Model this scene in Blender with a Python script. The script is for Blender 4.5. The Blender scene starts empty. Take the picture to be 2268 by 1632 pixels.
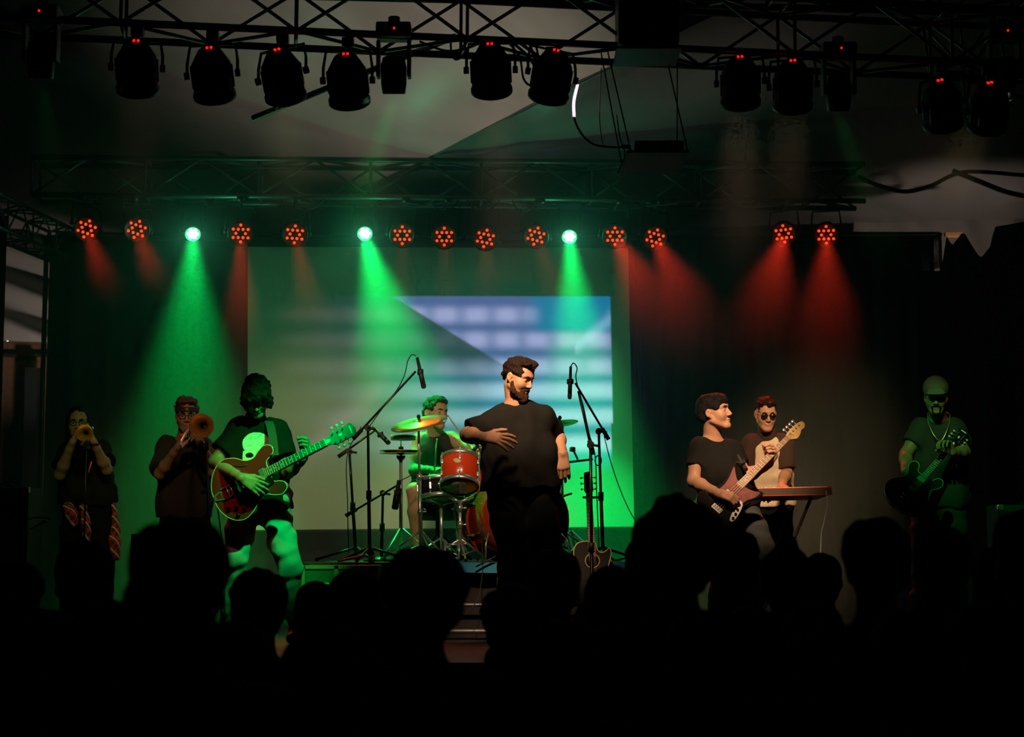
import bpy, bmesh, math, random
import numpy as np
from mathutils import Vector, Matrix

# ------------------------------------------------------------------ camera, world, exposure
SC = bpy.context.scene
COL = SC.collection
FPX, CX, CY, HORIZON, CAMZ = 3760.0, 1134.0, 816.0, 1208.0, 0.63   # stage floor is z = 0
PITCH = math.atan((HORIZON - CY) / FPX)
cam_data = bpy.data.cameras.new('camera')
cam_data.sensor_width = 36.0
cam_data.lens = FPX / 2268.0 * 36.0
cam_data.clip_end = 200
cam_data.dof.use_dof = True
cam_data.dof.focus_distance = 10.6
cam_data.dof.aperture_fstop = 2.6
cam = bpy.data.objects.new('camera', cam_data)
COL.objects.link(cam)
cam.location = (0, 0, CAMZ)
cam.rotation_euler = (math.pi / 2 + PITCH, 0, 0)
SC.camera = cam
SC.view_settings.view_transform = 'Standard'
SC.view_settings.look = 'None'
SC.view_settings.exposure = 0.0
SC.view_settings.gamma = 1.0
SC.view_settings.use_curve_mapping = False
w = bpy.data.worlds.new('night')
SC.world = w
w.use_nodes = True
w.node_tree.nodes['Background'].inputs[0].default_value = (0.6, 0.7, 1.0, 1)
w.node_tree.nodes['Background'].inputs[1].default_value = 0.0006
SC.cycles.max_bounces = 3
SC.cycles.diffuse_bounces = 1
SC.cycles.glossy_bounces = 2
SC.cycles.transmission_bounces = 2
SC.cycles.volume_bounces = 0
SC.cycles.caustics_reflective = False
SC.cycles.caustics_refractive = False
SC.cycles.sample_clamp_indirect = 2.0
SC.cycles.use_adaptive_sampling = True
SC.cycles.adaptive_threshold = 0.04
SC.cycles.adaptive_min_samples = 8

HAZE, HAZE_BACK = 0.011, 0.12          # scattering per metre of the haze, front and back of the stage

ROOF_W = 1000.0        # power of the lamp added above the tent


def P(px, py, Y):
    """the point that lies Y metres in front of the camera on the ray through a pixel of the 2268x1632 frame"""
    x, y = (px - CX) / FPX, (CY - py) / FPX
    c, s = math.cos(PITCH), math.sin(PITCH)
    d = Vector((x, c - y * s, s + y * c))
    return Vector((0, 0, CAMZ)) + d * (Y / d.y)


# ------------------------------------------------------------------ materials
MATS = {}


def mat(name, col, rough=0.6, metal=0.0, spec=0.5, emit=None, estr=0.0, lights=False, noise=0.0, nscale=20.0, bump=0.0, bscale=60.0, coat=0.0):
    if name in MATS:
        return MATS[name]
    m = bpy.data.materials.new(name)
    m.use_nodes = True
    nt = m.node_tree
    b = nt.nodes['Principled BSDF']
    b.inputs['Base Color'].default_value = (*col, 1)
    b.inputs['Roughness'].default_value = rough
    b.inputs['Metallic'].default_value = metal
    b.inputs['Specular IOR Level'].default_value = spec
    if coat:
        b.inputs['Coat Weight'].default_value = coat
        b.inputs['Coat Roughness'].default_value = 0.08
    if emit:
        b.inputs['Emission Color'].default_value = (*emit, 1)
        b.inputs['Emission Strength'].default_value = estr
        m.cycles.emission_sampling = 'FRONT' if lights else 'NONE'
    if noise or bump:
        tc = nt.nodes.new('ShaderNodeTexCoord')
    if noise:
        n = nt.nodes.new('ShaderNodeTexNoise')
        n.inputs['Scale'].default_value = nscale
        n.inputs['Detail'].default_value = 4
        nt.links.new(tc.outputs['Object'], n.inputs['Vector'])
        r = nt.nodes.new('ShaderNodeMapRange')
        r.inputs['To Min'].default_value = 1 - noise
        r.inputs['To Max'].default_value = 1 + noise
        nt.links.new(n.outputs['Fac'], r.inputs['Value'])
        v = nt.nodes.new('ShaderNodeVectorMath')
        v.operation = 'SCALE'
        v.inputs[0].default_value = col
        nt.links.new(r.outputs['Result'], v.inputs['Scale'])
        nt.links.new(v.outputs[0], b.inputs['Base Color'])
    if bump:
        n2 = nt.nodes.new('ShaderNodeTexNoise')
        n2.inputs['Scale'].default_value = bscale
        n2.inputs['Detail'].default_value = 3
        nt.links.new(tc.outputs['Object'], n2.inputs['Vector'])
        bp = nt.nodes.new('ShaderNodeBump')
        bp.inputs['Strength'].default_value = bump
        bp.inputs['Distance'].default_value = 0.01
        nt.links.new(n2.outputs['Fac'], bp.inputs['Height'])
        nt.links.new(bp.outputs['Normal'], b.inputs['Normal'])
    MATS[name] = m
    return m


# ------------------------------------------------------------------ things and meshes
def tag(o, label=None, cat=None, group=None, kind=None):
    if label:
        o['label'] = label
    if cat:
        o['category'] = cat
    if group:
        o['group'] = group
    if kind:
        o['kind'] = kind
    return o


def thing(name, label, cat, loc=(0, 0, 0), group=None, matrix=None):
    o = bpy.data.objects.new(name, None)
    o.empty_display_size = 0.1
    COL.objects.link(o)
    if matrix is not None:
        o.matrix_world = matrix
        o['_local'] = 1
    else:
        o.location = loc
    return tag(o, label, cat, group)


def root_of(o):
    while o.parent is not None:
        o = o.parent
    return o


def link(name, me, m=None, parent=None):
    """link a mesh given in world coordinates (or, under a thing with a matrix of its own, in that thing's coordinates)"""
    if m is not None and not me.materials:
        me.materials.append(m)
    o = bpy.data.objects.new(name, me)
    COL.objects.link(o)
    if parent is not None:
        r = root_of(parent)
        if not r.get('_local') and '_shift' not in me:
            me.transform(Matrix.Translation(-Vector(r.location)))
        me['_shift'] = 1
        o.parent = parent
    return o


def frame_from(origin, xdir, zhint):
    """matrix with x along xdir and z near zhint"""
    x = Vector(xdir).normalized()
    z = Vector(zhint)
    y = z.cross(x).normalized()
    z = x.cross(y).normalized()
    M = Matrix((x, y, z)).transposed().to_4x4()
    M.translation = Vector(origin)
    return M


class MB:
    def __init__(self):
        self.v, self.f, self.sm = [], [], []

    def add(self, vs, fs, smooth=True, M=None):
        n = len(self.v)
        for p in vs:
            p = Vector(p)
            self.v.append(M @ p if M is not None else p)
        for q in fs:
            self.f.append([i + n for i in q])
            self.sm.append(smooth)
        return self

    def box(self, c, s, M=None, rot=None):
        c = Vector(c)
        hx, hy, hz = s[0] / 2, s[1] / 2, s[2] / 2
        vs = [Vector((x, y, z)) for x in (-hx, hx) for y in (-hy, hy) for z in (-hz, hz)]
        if rot is not None:
            vs = [rot @ p for p in vs]
        vs = [p + c for p in vs]
        return self.add(vs, [(0, 1, 3, 2), (4, 6, 7, 5), (0, 4, 5, 1), (2, 3, 7, 6), (0, 2, 6, 4), (1, 5, 7, 3)], False, M)

    def bevbox(self, c, s, b=0.01, M=None):
        """box with chamfered edges"""
        bm = bmesh.new()
        bmesh.ops.create_cube(bm, size=1)
        for v in bm.verts:
            v.co = Vector((v.co.x * s[0], v.co.y * s[1], v.co.z * s[2])) + Vector(c)
        bmesh.ops.bevel(bm, geom=list(bm.edges), offset=b, segments=2, profile=0.6, affect='EDGES')
        bm.verts.index_update()
        self.add([v.co.copy() for v in bm.verts], [[v.index for v in f.verts] for f in bm.faces], False, M)
        bm.free()
        return self

    def tube(self, pts, r, seg=8, caps=True, M=None, smooth=True):
        pts = [Vector(p) for p in pts]
        rs = r if isinstance(r, (list, tuple)) else [r] * len(pts)
        rings = []
        prev = None
        for i, p in enumerate(pts):
            if i == 0:
                t = pts[1] - pts[0]
            elif i == len(pts) - 1:
                t = pts[-1] - pts[-2]
            else:
                t = (pts[i + 1] - p).normalized() + (p - pts[i - 1]).normalized()
            if t.length < 1e-9:
                t = Vector((0, 0, 1))
            t.normalize()
            if prev is None:
                a = Vector((0, 0, 1)) if abs(t.z) < 0.9 else Vector((1, 0, 0))
                n = t.cross(a).normalized()
            else:
                n = (prev - t * prev.dot(t))
                n = n.normalized() if n.length > 1e-6 else t.orthogonal().normalized()
            prev = n
            b = t.cross(n)
            rings.append([p + (n * math.cos(2 * math.pi * k / seg) + b * math.sin(2 * math.pi * k / seg)) * rs[i] for k in range(seg)])
        vs = [q for ring in rings for q in ring]
        fs = []
        for i in range(len(pts) - 1):
            for k in range(seg):
                fs.append((i * seg + k, i * seg + (k + 1) % seg, (i + 1) * seg + (k + 1) % seg, (i + 1) * seg + k))
        self.add(vs, fs, smooth, M)
        if caps:
            n = len(self.v)
            self.add([], [], False)
            base = n - len(vs)
            self.f.append([base + k for k in reversed(range(seg))])
            self.sm.append(False)
            self.f.append([base + (len(pts) - 1) * seg + k for k in range(seg)])
            self.sm.append(False)
        return self

    def cyl(self, a, b, r, r2=None, seg=12, M=None, smooth=True):
        return self.tube([a, b], [r, r if r2 is None else r2], seg, True, M, smooth)

    def lathe(self, prof, M=None, seg=24, smooth=True):
        """profile [(r, z)] spun about local z"""
        vs, fs = [], []
        for r, z in prof:
            for k in range(seg):
                a = 2 * math.pi * k / seg
                vs.append((r * math.cos(a), r * math.sin(a), z))
        for i in range(len(prof) - 1):
            for k in range(seg):
                fs.append((i * seg + k, i * seg + (k + 1) % seg, (i + 1) * seg + (k + 1) % seg, (i + 1) * seg + k))
        closed = prof[0] == prof[-1]
        if prof[0][0] > 1e-4 and not closed:
            fs.append([k for k in reversed(range(seg))])
        if prof[-1][0] > 1e-4 and not closed:
            fs.append([(len(prof) - 1) * seg + k for k in range(seg)])
        return self.add(vs, fs, smooth, M)

    def ball(self, c, r, M=None, seg=10, rings=6):
        r = r if isinstance(r, (list, tuple)) else (r, r, r)
        vs, fs = [], []
        for i in range(rings + 1):
            t = math.pi * i / rings
            for k in range(seg):
                a = 2 * math.pi * k / seg
                vs.append((c[0] + r[0] * math.sin(t) * math.cos(a), c[1] + r[1] * math.sin(t) * math.sin(a), c[2] + r[2] * math.cos(t)))
        for i in range(rings):
            for k in range(seg):
                fs.append((i * seg + k, (i + 1) * seg + k, (i + 1) * seg + (k + 1) % seg, i * seg + (k + 1) % seg))
        return self.add(vs, fs, True, M)

    def prism(self, pts, z0, z1, M=None, bev=0.0, dome=0.0):
        """outline (x, y) extruded along z, edges chamfered by bev"""
        n = len(pts)
        pts = [Vector((p[0], p[1])) for p in pts]
        area = sum(pts[i].x * pts[(i + 1) % n].y - pts[(i + 1) % n].x * pts[i].y for i in range(n))
        if area < 0:
            pts.reverse()
        cen = sum(pts, Vector((0, 0))) / n

        def inset(d):
            out = []
            for i in range(n):
                e1 = (pts[i] - pts[i - 1]).normalized()
                e2 = (pts[(i + 1) % n] - pts[i]).normalized()
                nn = Vector((-(e1.y + e2.y), e1.x + e2.x))
                nn = nn.normalized() if nn.length > 1e-6 else Vector((-e1.y, e1.x))
                out.append(pts[i] + nn * d)
            return out
        rings = [(pts, z0), (pts, z1)] if bev <= 0 else [(inset(bev), z0), (pts, z0 + bev), (pts, z1 - bev), (inset(bev * 0.4), z1 - bev * 0.3), (inset(bev), z1)]
        vs = [(p.x, p.y, z) for ring, z in rings for p in ring]
        fs = []
        for i in range(len(rings) - 1):
            for k in range(n):
                fs.append((i * n + k, i * n + (k + 1) % n, (i + 1) * n + (k + 1) % n, (i + 1) * n + k))
        self.add(vs, fs, bev > 0, M)
        base = len(self.v) - len(vs)
        L = (len(rings) - 1) * n
        self.f.append([base + k for k in reversed(range(n))])
        self.sm.append(False)
        self.f.append([base + L + k for k in range(n)])
        self.sm.append(False)
        return self

    def mesh(self, name):
        me = bpy.data.meshes.new(name)
        me.from_pydata([tuple(p) for p in self.v], [], self.f)
        me.polygons.foreach_set('use_smooth', self.sm)
        me.update()
        return me

    def build(self, name, m, parent=None):
        return link(name, self.mesh(name), m, parent)


def copy_tree(o, parent=None):
    c = o.copy()
    COL.objects.link(c)
    c.parent = parent
    for ch in o.children:
        copy_tree(ch, c)
    return c


def smooth_path(pts, n=8):
    """Catmull-Rom through pts"""
    pts = [Vector(p) for p in pts]
    q = [pts[0] * 2 - pts[1]] + pts + [pts[-1] * 2 - pts[-2]]
    out = []
    for i in range(1, len(q) - 2):
        for k in range(n):
            t = k / n
            a, b, c, d = q[i - 1], q[i], q[i + 1], q[i + 2]
            out.append(0.5 * ((2 * b) + (c - a) * t + (2 * a - 5 * b + 4 * c - d) * t * t + (3 * b - a - 3 * c + d) * t ** 3))
    out.append(pts[-1])
    return out


def smooth_outline(pts, n=5):
    """closed Catmull-Rom through 2D points"""
    m = len(pts)
    out = []
    for i in range(m):
        a, b, c, d = (Vector((*pts[(i + j) % m], 0)) for j in (-1, 0, 1, 2))
        for k in range(n):
            t = k / n
            p = 0.5 * ((2 * b) + (c - a) * t + (2 * a - 5 * b + 4 * c - d) * t * t + (3 * b - a - 3 * c + d) * t ** 3)
            out.append((p.x, p.y))
    return out


def spot(name, loc, target, power, col, angle, blend=0.6, radius=0.05, parent=None):
    ld = bpy.data.lights.new(name, 'SPOT')
    ld.energy = power
    ld.color = col
    ld.spot_size = math.radians(angle)
    ld.spot_blend = blend
    ld.shadow_soft_size = radius
    o = bpy.data.objects.new(name, ld)
    COL.objects.link(o)
    d = Vector(target) - Vector(loc)
    M = d.to_track_quat('-Z', 'Y').to_matrix().to_4x4()
    M.translation = Vector(loc)
    if parent is not None:
        o.parent = parent
        o.matrix_basis = Matrix.Translation(-Vector(parent.location)) @ M
    else:
        o.matrix_world = M
    return o


# ------------------------------------------------------------------ smooth bodies from distance fields
class SDF:
    def __init__(self):
        self.ops = []
        self.lo, self.hi = [], []
        self.namp = 0.0

    def _bb(self, pts, r):
        for p in pts:
            self.lo.append([p[i] - r for i in range(3)])
            self.hi.append([p[i] + r for i in range(3)])

    def cone(self, a, b, ra, rb=None, k=0.02, sub=False, flat=False):
        rb = ra if rb is None else rb
        a, b = np.array(a, np.float32), np.array(b, np.float32)
        if not sub:
            self._bb([a, b], max(ra, rb))
        self.ops.append(('cone', a, b, ra, rb, k, sub, flat))
        return self

    def chain(self, pts, rs, k=0.02):
        for i in range(len(pts) - 1):
            self.cone(pts[i], pts[i + 1], rs[i], rs[i + 1], k)
        return self

    def ell(self, c, r, R=None, k=0.02, sub=False):
        c = np.array(c, np.float32)
        R = np.eye(3, dtype=np.float32) if R is None else np.array(R, np.float32)   # rows: local axes
        if not sub:
            self._bb([c], max(r))
        self.ops.append(('ell', c, np.array(r, np.float32), R, k, sub))
        return self

    def cut(self, p, n):
        """remove what lies on the side n points to"""
        n = np.array(n, np.float32)
        self.ops.append(('cut', np.array(p, np.float32), n / np.linalg.norm(n)))
        return self

    def noise(self, amp, freq, seed=0, stretch=(1, 1, 1)):
        rng = np.random.RandomState(seed)
        d = rng.normal(size=(7, 3)) * np.array(stretch)
        d /= np.linalg.norm(d, axis=1)[:, None]
        d *= freq * rng.uniform(0.6, 1.6, size=(7, 1))
        self.ops.append(('noise', amp, d.astype(np.float32), rng.uniform(0, 6.28, 7).astype(np.float32)))
        self.namp += amp * 1.5
        return self

    def grow(self, r):
        self.ops.append(('grow', r))
        return self

    def ev(self, p):
        d = np.full(len(p), 9.0, np.float32)
        for o in self.ops:
            t = o[0]
            if t == 'cone':
                _, a, b, ra, rb, k, sub, flat = o
                ab = b - a
                L = float(ab @ ab) + 1e-9
                h = np.clip(((p - a) @ ab) / L, 0, 1)
                q = p - a - h[:, None] * ab
                dd = np.sqrt((q * q).sum(1)) - (ra + (rb - ra) * h)
                if flat:
                    dd = np.maximum(dd, (p - b) @ (ab / math.sqrt(L)))
            elif t == 'ell':
                _, c, r, R, k, sub = o
                q = (p - c) @ R.T
                k0 = np.sqrt(((q / r) ** 2).sum(1))
                k1 = np.sqrt(((q / (r * r)) ** 2).sum(1)) + 1e-6
                dd = k0 * (k0 - 1) / k1
            elif t == 'cut':
                d = np.maximum(d, (p - o[1]) @ o[2])
                continue
            elif t == 'noise':
                _, amp, fr, ph = o
                s = np.sin(p @ fr.T + ph)
                d = d + amp * (s[:, 0] * s[:, 1] + s[:, 2] * s[:, 3] + 0.6 * s[:, 4] * s[:, 5] + 0.4 * s[:, 6])
                continue
            else:
                d = d - o[1]
                continue
            if sub:
                h = np.clip(0.5 - 0.5 * (dd + d) / k, 0, 1)
                d = d * (1 - h) - dd * h + k * h * (1 - h)
            else:
                h = np.clip(0.5 + 0.5 * (dd - d) / k, 0, 1)
                d = dd * (1 - h) + d * h - k * h * (1 - h)
        return d

    def mesh_arrays(self, h, lo=None, hi=None):
        lo = np.min(self.lo, 0) - 3 * h - self.namp if lo is None else np.array(lo)
        hi = np.max(self.hi, 0) + 3 * h + self.namp if hi is None else np.array(hi)
        B = 6
        nb = np.maximum(1, np.ceil((hi - lo) / (h * B)).astype(int))
        bc = np.stack(np.meshgrid(*[np.arange(n) for n in nb], indexing='ij'), -1).reshape(-1, 3)
        cen = (lo + (bc + 0.5) * B * h).astype(np.float32)
        dc = self.ev(cen)
        N = nb * B
        D = np.repeat(np.repeat(np.repeat(dc.reshape(nb), B, 0), B, 1), B, 2)
        near = np.abs(dc) < B * h * 0.87 * 1.5 + self.namp + 0.01
        loc = np.stack(np.meshgrid(*[np.arange(B)] * 3, indexing='ij'), -1).reshape(-1, 3)
        idx = (bc[near][:, None, :] * B + loc[None]).reshape(-1, 3)
        for s in range(0, len(idx), 200000):
            i = idx[s:s + 200000]
            D[i[:, 0], i[:, 1], i[:, 2]] = self.ev((lo + i * h).astype(np.float32))
        return surface_nets(D, lo, h)


def surface_nets(D, lo, h):
    S = D < 0
    n = np.array(D.shape) - 1
    acc = np.zeros(n, np.int8)
    for dx in (0, 1):
        for dy in (0, 1):
            for dz in (0, 1):
                acc += S[dx:dx + n[0], dy:dy + n[1], dz:dz + n[2]]
    act = (acc > 0) & (acc < 8)
    I = np.argwhere(act)
    vid = np.full(n, -1, np.int32)
    vid[act] = np.arange(len(I))
    corners = [(dx, dy, dz) for dx in (0, 1) for dy in (0, 1) for dz in (0, 1)]
    cv = [D[I[:, 0] + c[0], I[:, 1] + c[1], I[:, 2] + c[2]] for c in corners]
    pos = np.zeros((len(I), 3))
    cnt = np.zeros(len(I))
    for a in range(8):
        for b in range(a + 1, 8):
            if sum(x != y for x, y in zip(corners[a], corners[b])) != 1:
                continue
            m = (cv[a] < 0) != (cv[b] < 0)
            t = np.where(m, cv[a] / np.where(m, cv[a] - cv[b], 1), 0)
            for ax in range(3):
                pos[:, ax] += np.where(m, corners[a][ax] + t * (corners[b][ax] - corners[a][ax]), 0)
            cnt += m
    V = lo + (I + pos / np.maximum(cnt, 1)[:, None]) * h
    F = []
    for ax in range(3):
        u, v = (ax + 1) % 3, (ax + 2) % 3
        s0 = [slice(1, -1)] * 3
        s1 = [slice(1, -1)] * 3
        s0[ax] = slice(0, -1)
        s1[ax] = slice(1, None)
        E = S[tuple(s0)] != S[tuple(s1)]
        flip = S[tuple(s0)][E]
        e = np.argwhere(E)
        off = np.ones(3, int)
        off[ax] = 0
        e = e + off

        def g(du, dv):
            q = e.copy()
            q[:, u] -= du
            q[:, v] -= dv
            return vid[q[:, 0], q[:, 1], q[:, 2]]
        quad = np.stack([g(1, 1), g(0, 1), g(0, 0), g(1, 0)], 1)
        quad[~flip] = quad[~flip][:, ::-1]
        F.append(quad)
    F = np.concatenate(F)
    return V, F[(F >= 0).all(1)]


def arrays_to_mesh(name, parts):
    """one mesh from several (V, F) quad sets"""
    Vs, Fs, n = [], [], 0
    for V, F in parts:
        Vs.append(V)
        Fs.append(F + n)
        n += len(V)
    V, F = np.concatenate(Vs), np.concatenate(Fs)
    me = bpy.data.meshes.new(name)
    me.vertices.add(len(V))
    me.vertices.foreach_set('co', V.astype(np.float32).ravel())
    me.loops.add(F.size)
    me.loops.foreach_set('vertex_index', F.astype(np.int32).ravel())
    me.polygons.add(len(F))
    me.polygons.foreach_set('loop_start', np.arange(0, F.size, 4, dtype=np.int32))
    me.polygons.foreach_set('use_smooth', np.ones(len(F), bool))
    me.update(calc_edges=True)
    return me


def sdf_obj(name, s, h, m, parent):
    return link(name, arrays_to_mesh(name, [s.mesh_arrays(h)]), m, parent)

# ------------------------------------------------------------------ the place: stage, tent, drapes, screen, haze
M_BLACK = mat('black paint', (0.012, 0.012, 0.013), 0.55)
M_DRAPE = mat('black molton', (0.028, 0.027, 0.028), 0.95, spec=0.1, noise=0.25, nscale=8)
M_STAGE = mat('stage boards', (0.035, 0.03, 0.026), 0.5, noise=0.4, nscale=6, bump=0.2, bscale=30)
M_GROUND = mat('dark ground', (0.012, 0.012, 0.012), 0.9, noise=0.3)
M_TARP = mat('grey tarpaulin', (0.34, 0.31, 0.29), 0.42, spec=0.35, noise=0.12, nscale=3, bump=0.25, bscale=9)
M_CHROME = mat('chrome', (0.75, 0.75, 0.75), 0.3, metal=0.85)
M_ALU = mat('dull aluminium', (0.16, 0.165, 0.16), 0.45, metal=0.6, noise=0.2)
M_DARKMETAL = mat('dark metal', (0.02, 0.02, 0.021), 0.4, metal=0.3)
M_RUBBER = mat('black rubber', (0.012, 0.012, 0.012), 0.7)


def grid_mesh(fn, nu, nv, smooth=True):
    vs = [fn(i / nu, j / nv) for j in range(nv + 1) for i in range(nu + 1)]
    fs = [(j * (nu + 1) + i, j * (nu + 1) + i + 1, (j + 1) * (nu + 1) + i + 1, (j + 1) * (nu + 1) + i) for j in range(nv) for i in range(nu)]
    return MB().add(vs, fs, smooth)


ground = MB().box((0, 8, -1.15), (26, 24, 0.1)).build('floor', M_GROUND)
tag(ground, 'dark ground the audience stands on', 'floor', kind='structure')
stage = MB()
stage.box((0, 12.1, -0.04), (13, 5.6, 0.08))
stage.box((0, 9.33, -0.59), (13, 0.06, 1.02))
st = stage.build('stage_floor', M_STAGE)
tag(st, 'dark boarded stage floor the band stands on', 'stage', kind='structure')

# tent roof: two slopes of tarpaulin that meet in a seam running away to the back left
S0, S1 = P(1480, 85, 10.0), P(560, 535, 17.5)
L0, L1 = P(200, -900, 10.0), P(-700, 470, 17.5)
R0, R1 = P(2900, -620, 10.0), P(2760, 468, 15.6)
roof = tag(bpy.data.objects.new('ceiling', None), 'grey tarpaulin roof of the tent', 'tent roof', kind='structure')
COL.objects.link(roof)


def slope_a(u, v):
    p = S0.lerp(S1, v).lerp(L0.lerp(L1, v), u)
    return p + Vector((0, 0, 0.03 * math.sin(u * 9 + v * 3) * math.sin(v * 11) - 0.25 * math.sin(math.pi * u) * math.sin(math.pi * v)))


FAN = (0.72, 1.0)


def slope_b(u, v):
    p = S0.lerp(S1, v).lerp(R0.lerp(R1, v), u)
    # creases that run along the seam, and a fan of creases pulled from the eave where the pole stands
    z = 0.022 * math.exp(-u * 7) * math.sin(u * 52 + 3 * v) * (0.3 + v) * min(1, u * 12)
    du, dv = u - FAN[0], (1.03 - v) * 0.8
    r = math.hypot(du, dv)
    a = math.atan2(dv, du)
    z += 0.05 * math.exp(-r * 3.5) * math.sin(a * 11 + 0.6) * min(1, r * 7) * min(1, dv * 9)
    z -= 0.12 * math.sin(math.pi * u) * math.sin(math.pi * v)
    return p + Vector((0, 0, z))


def thin_cloth(name, base, through):
    m = bpy.data.materials.new(name)
    m.use_nodes = True
    n = m.node_tree
    pb = n.nodes['Principled BSDF']
    pb.inputs['Roughness'].default_value = 0.4
    pb.inputs['Specular IOR Level'].default_value = 0.35
    pb.inputs['Base Color'].default_value = (*base, 1)
    tl = n.nodes.new('ShaderNodeBsdfTranslucent')
    tcn_ = n.nodes.new('ShaderNodeTexCoord')
    ns = n.nodes.new('ShaderNodeTexNoise')
    ns.inputs['Scale'].default_value = 1.6
    ns.inputs['Detail'].default_value = 5
    n.links.new(tcn_.outputs['Object'], ns.inputs['Vector'])
    vm = n.nodes.new('ShaderNodeVectorMath')
    vm.operation = 'SCALE'
    vm.inputs[0].default_value = through
    mr = n.nodes.new('ShaderNodeMapRange')
    mr.inputs['To Min'].default_value = 0.6
    mr.inputs['To Max'].default_value = 1.4
    n.links.new(ns.outputs['Fac'], mr.inputs['Value'])
    n.links.new(mr.outputs['Result'], vm.inputs['Scale'])
    n.links.new(vm.outputs[0], tl.inputs['Color'])
    ad = n.nodes.new('ShaderNodeAddShader')
    n.links.new(pb.outputs[0], ad.inputs[0])
    n.links.new(tl.outputs[0], ad.inputs[1])
    n.links.new(ad.outputs[0], n.nodes['Material Output'].inputs['Surface'])
    return m


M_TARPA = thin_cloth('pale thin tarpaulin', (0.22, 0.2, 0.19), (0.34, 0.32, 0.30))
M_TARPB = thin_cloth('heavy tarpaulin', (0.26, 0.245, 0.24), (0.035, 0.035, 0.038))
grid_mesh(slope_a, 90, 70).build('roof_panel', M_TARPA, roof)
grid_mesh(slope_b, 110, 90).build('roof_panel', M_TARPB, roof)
seam = MB().tube([slope_b(0, v / 20) - Vector((0, 0, 0.01)) for v in range(21)], 0.012, 6)
seam.build('roof_seam', M_TARP, roof)


def curtain(name, label, pts, ztop, zbot, folds=9.0, amp=0.045, m=M_DRAPE, group=None, zfn=None):
    """hanging cloth along a polyline of (x, y) points with vertical folds"""
    pts = [Vector((p[0], p[1], 0)) for p in pts]
    L = [0]
    for i in range(len(pts) - 1):
        L.append(L[-1] + (pts[i + 1] - pts[i]).length)
    n = max(24, int(L[-1] * 40))
    rows = 10
    vs, fs = [], []
    for back in (0, 1):
        for j in range(rows + 1):
            for i in range(n + 1):
                s = L[-1] * i / n
                k = max(a for a in range(len(L) - 1) if L[a] <= s + 1e-6)
                t = (s - L[k]) / max(1e-6, L[k + 1] - L[k])
                p = pts[k].lerp(pts[k + 1], min(1, t))
                f = amp * (math.sin(s * folds * 2.1 + 0.6 * math.sin(s * 3.1)) + 0.4 * math.sin(s * folds * 4.7 + 1)) * (0.6 + 0.4 * j / rows)
                zt = ztop if zfn is None else zfn(s / L[-1])
                vs.append((p.x, p.y + f + back * 0.012, zt + (zbot - zt) * j / rows))
    W = n + 1
    H = (rows + 1) * W
    for j in range(rows):
        for i in range(n):
            a = j * W + i
            fs.append((a, a + W, a + W + 1, a + 1))
            fs.append((H + a, H + a + 1, H + a + W + 1, H + a + W))
    for i in range(n):
        fs.append((i, i + 1, H + i + 1, H + i))
        a = rows * W + i
        fs.append((a, H + a, H + a + 1, a + 1))
    o = MB().add(vs, fs).build(name, m)
    tag(o, label, 'curtain', group)
    return o


def X(px, Y, py=1000):
    return P(px, py, Y).x


ZT = P(1000, 528, 14.75).z
curtain('stage_curtain', 'black backdrop curtain behind the two brass players', [(X(97, 14.75), 14.75), (X(560, 14.75), 14.75)], ZT, 0.0)
curtain('stage_curtain', 'black backdrop curtain hanging behind the projection screen', [(X(560, 14.72), 14.72), (X(1410, 14.72), 14.72)], ZT, 0.0, amp=0.02)
curtain('stage_curtain', 'black backdrop curtain behind the keyboard player', [(X(1410, 14.75), 14.75), (X(2070, 14.75), 14.75)], P(1000, 523, 14.75).z, 0.0)
rail = thing('curtain_rail', 'black pipe rail carrying the backdrop curtains and the screen', 'rail', (X(97, 14.66), 14.66, 0))
zr = ZT - 0.01
MB().cyl((X(90, 14.66), 14.66, zr), (X(2090, 14.66), 14.66, zr), 0.025).build('pipe', M_DARKMETAL, rail)
for px_ in (90, 530, 1420, 2075):
    MB().cyl((X(px_, 14.66), 14.66, 0.0), (X(px_, 14.66), 14.66, zr), 0.022).build('upright', M_DARKMETAL, rail)
# right-hand side drape, its top pulled up in points so that the lit tent shows between them


def peaks(t):
    px = 2030 + t * 330
    for a, b, ya, yb in ((2030, 2085, 600, 600), (2085, 2098, 600, 522), (2098, 2110, 522, 545), (2110, 2133, 545, 516), (2133, 2139, 516, 516), (2139, 2172, 516, 573), (2172, 2196, 573, 545), (2196, 2206, 545, 502), (2206, 2400, 502, 470)):
        if a <= px <= b:
            return P(px, ya + (yb - ya) * (px - a) / (b - a), 13.6).z
    return P(px, 600, 13.6).z


curtain('side_curtain', 'black side curtain with its top pulled into points, behind the capped guitarist', [(X(2030, 13.6, 600), 13.6), (X(2360, 13.6, 600), 13.6)], 3, 0.0, amp=0.012, zfn=peaks)
curtain('side_curtain', 'narrow black side curtain at the left edge, beside the lit tent cloth', [(X(-160, 13.2, 700), 13.2), (X(9, 13.2, 700), 13.2)], P(0, 478, 13.2).z, 0.0, amp=0.02)
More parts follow.
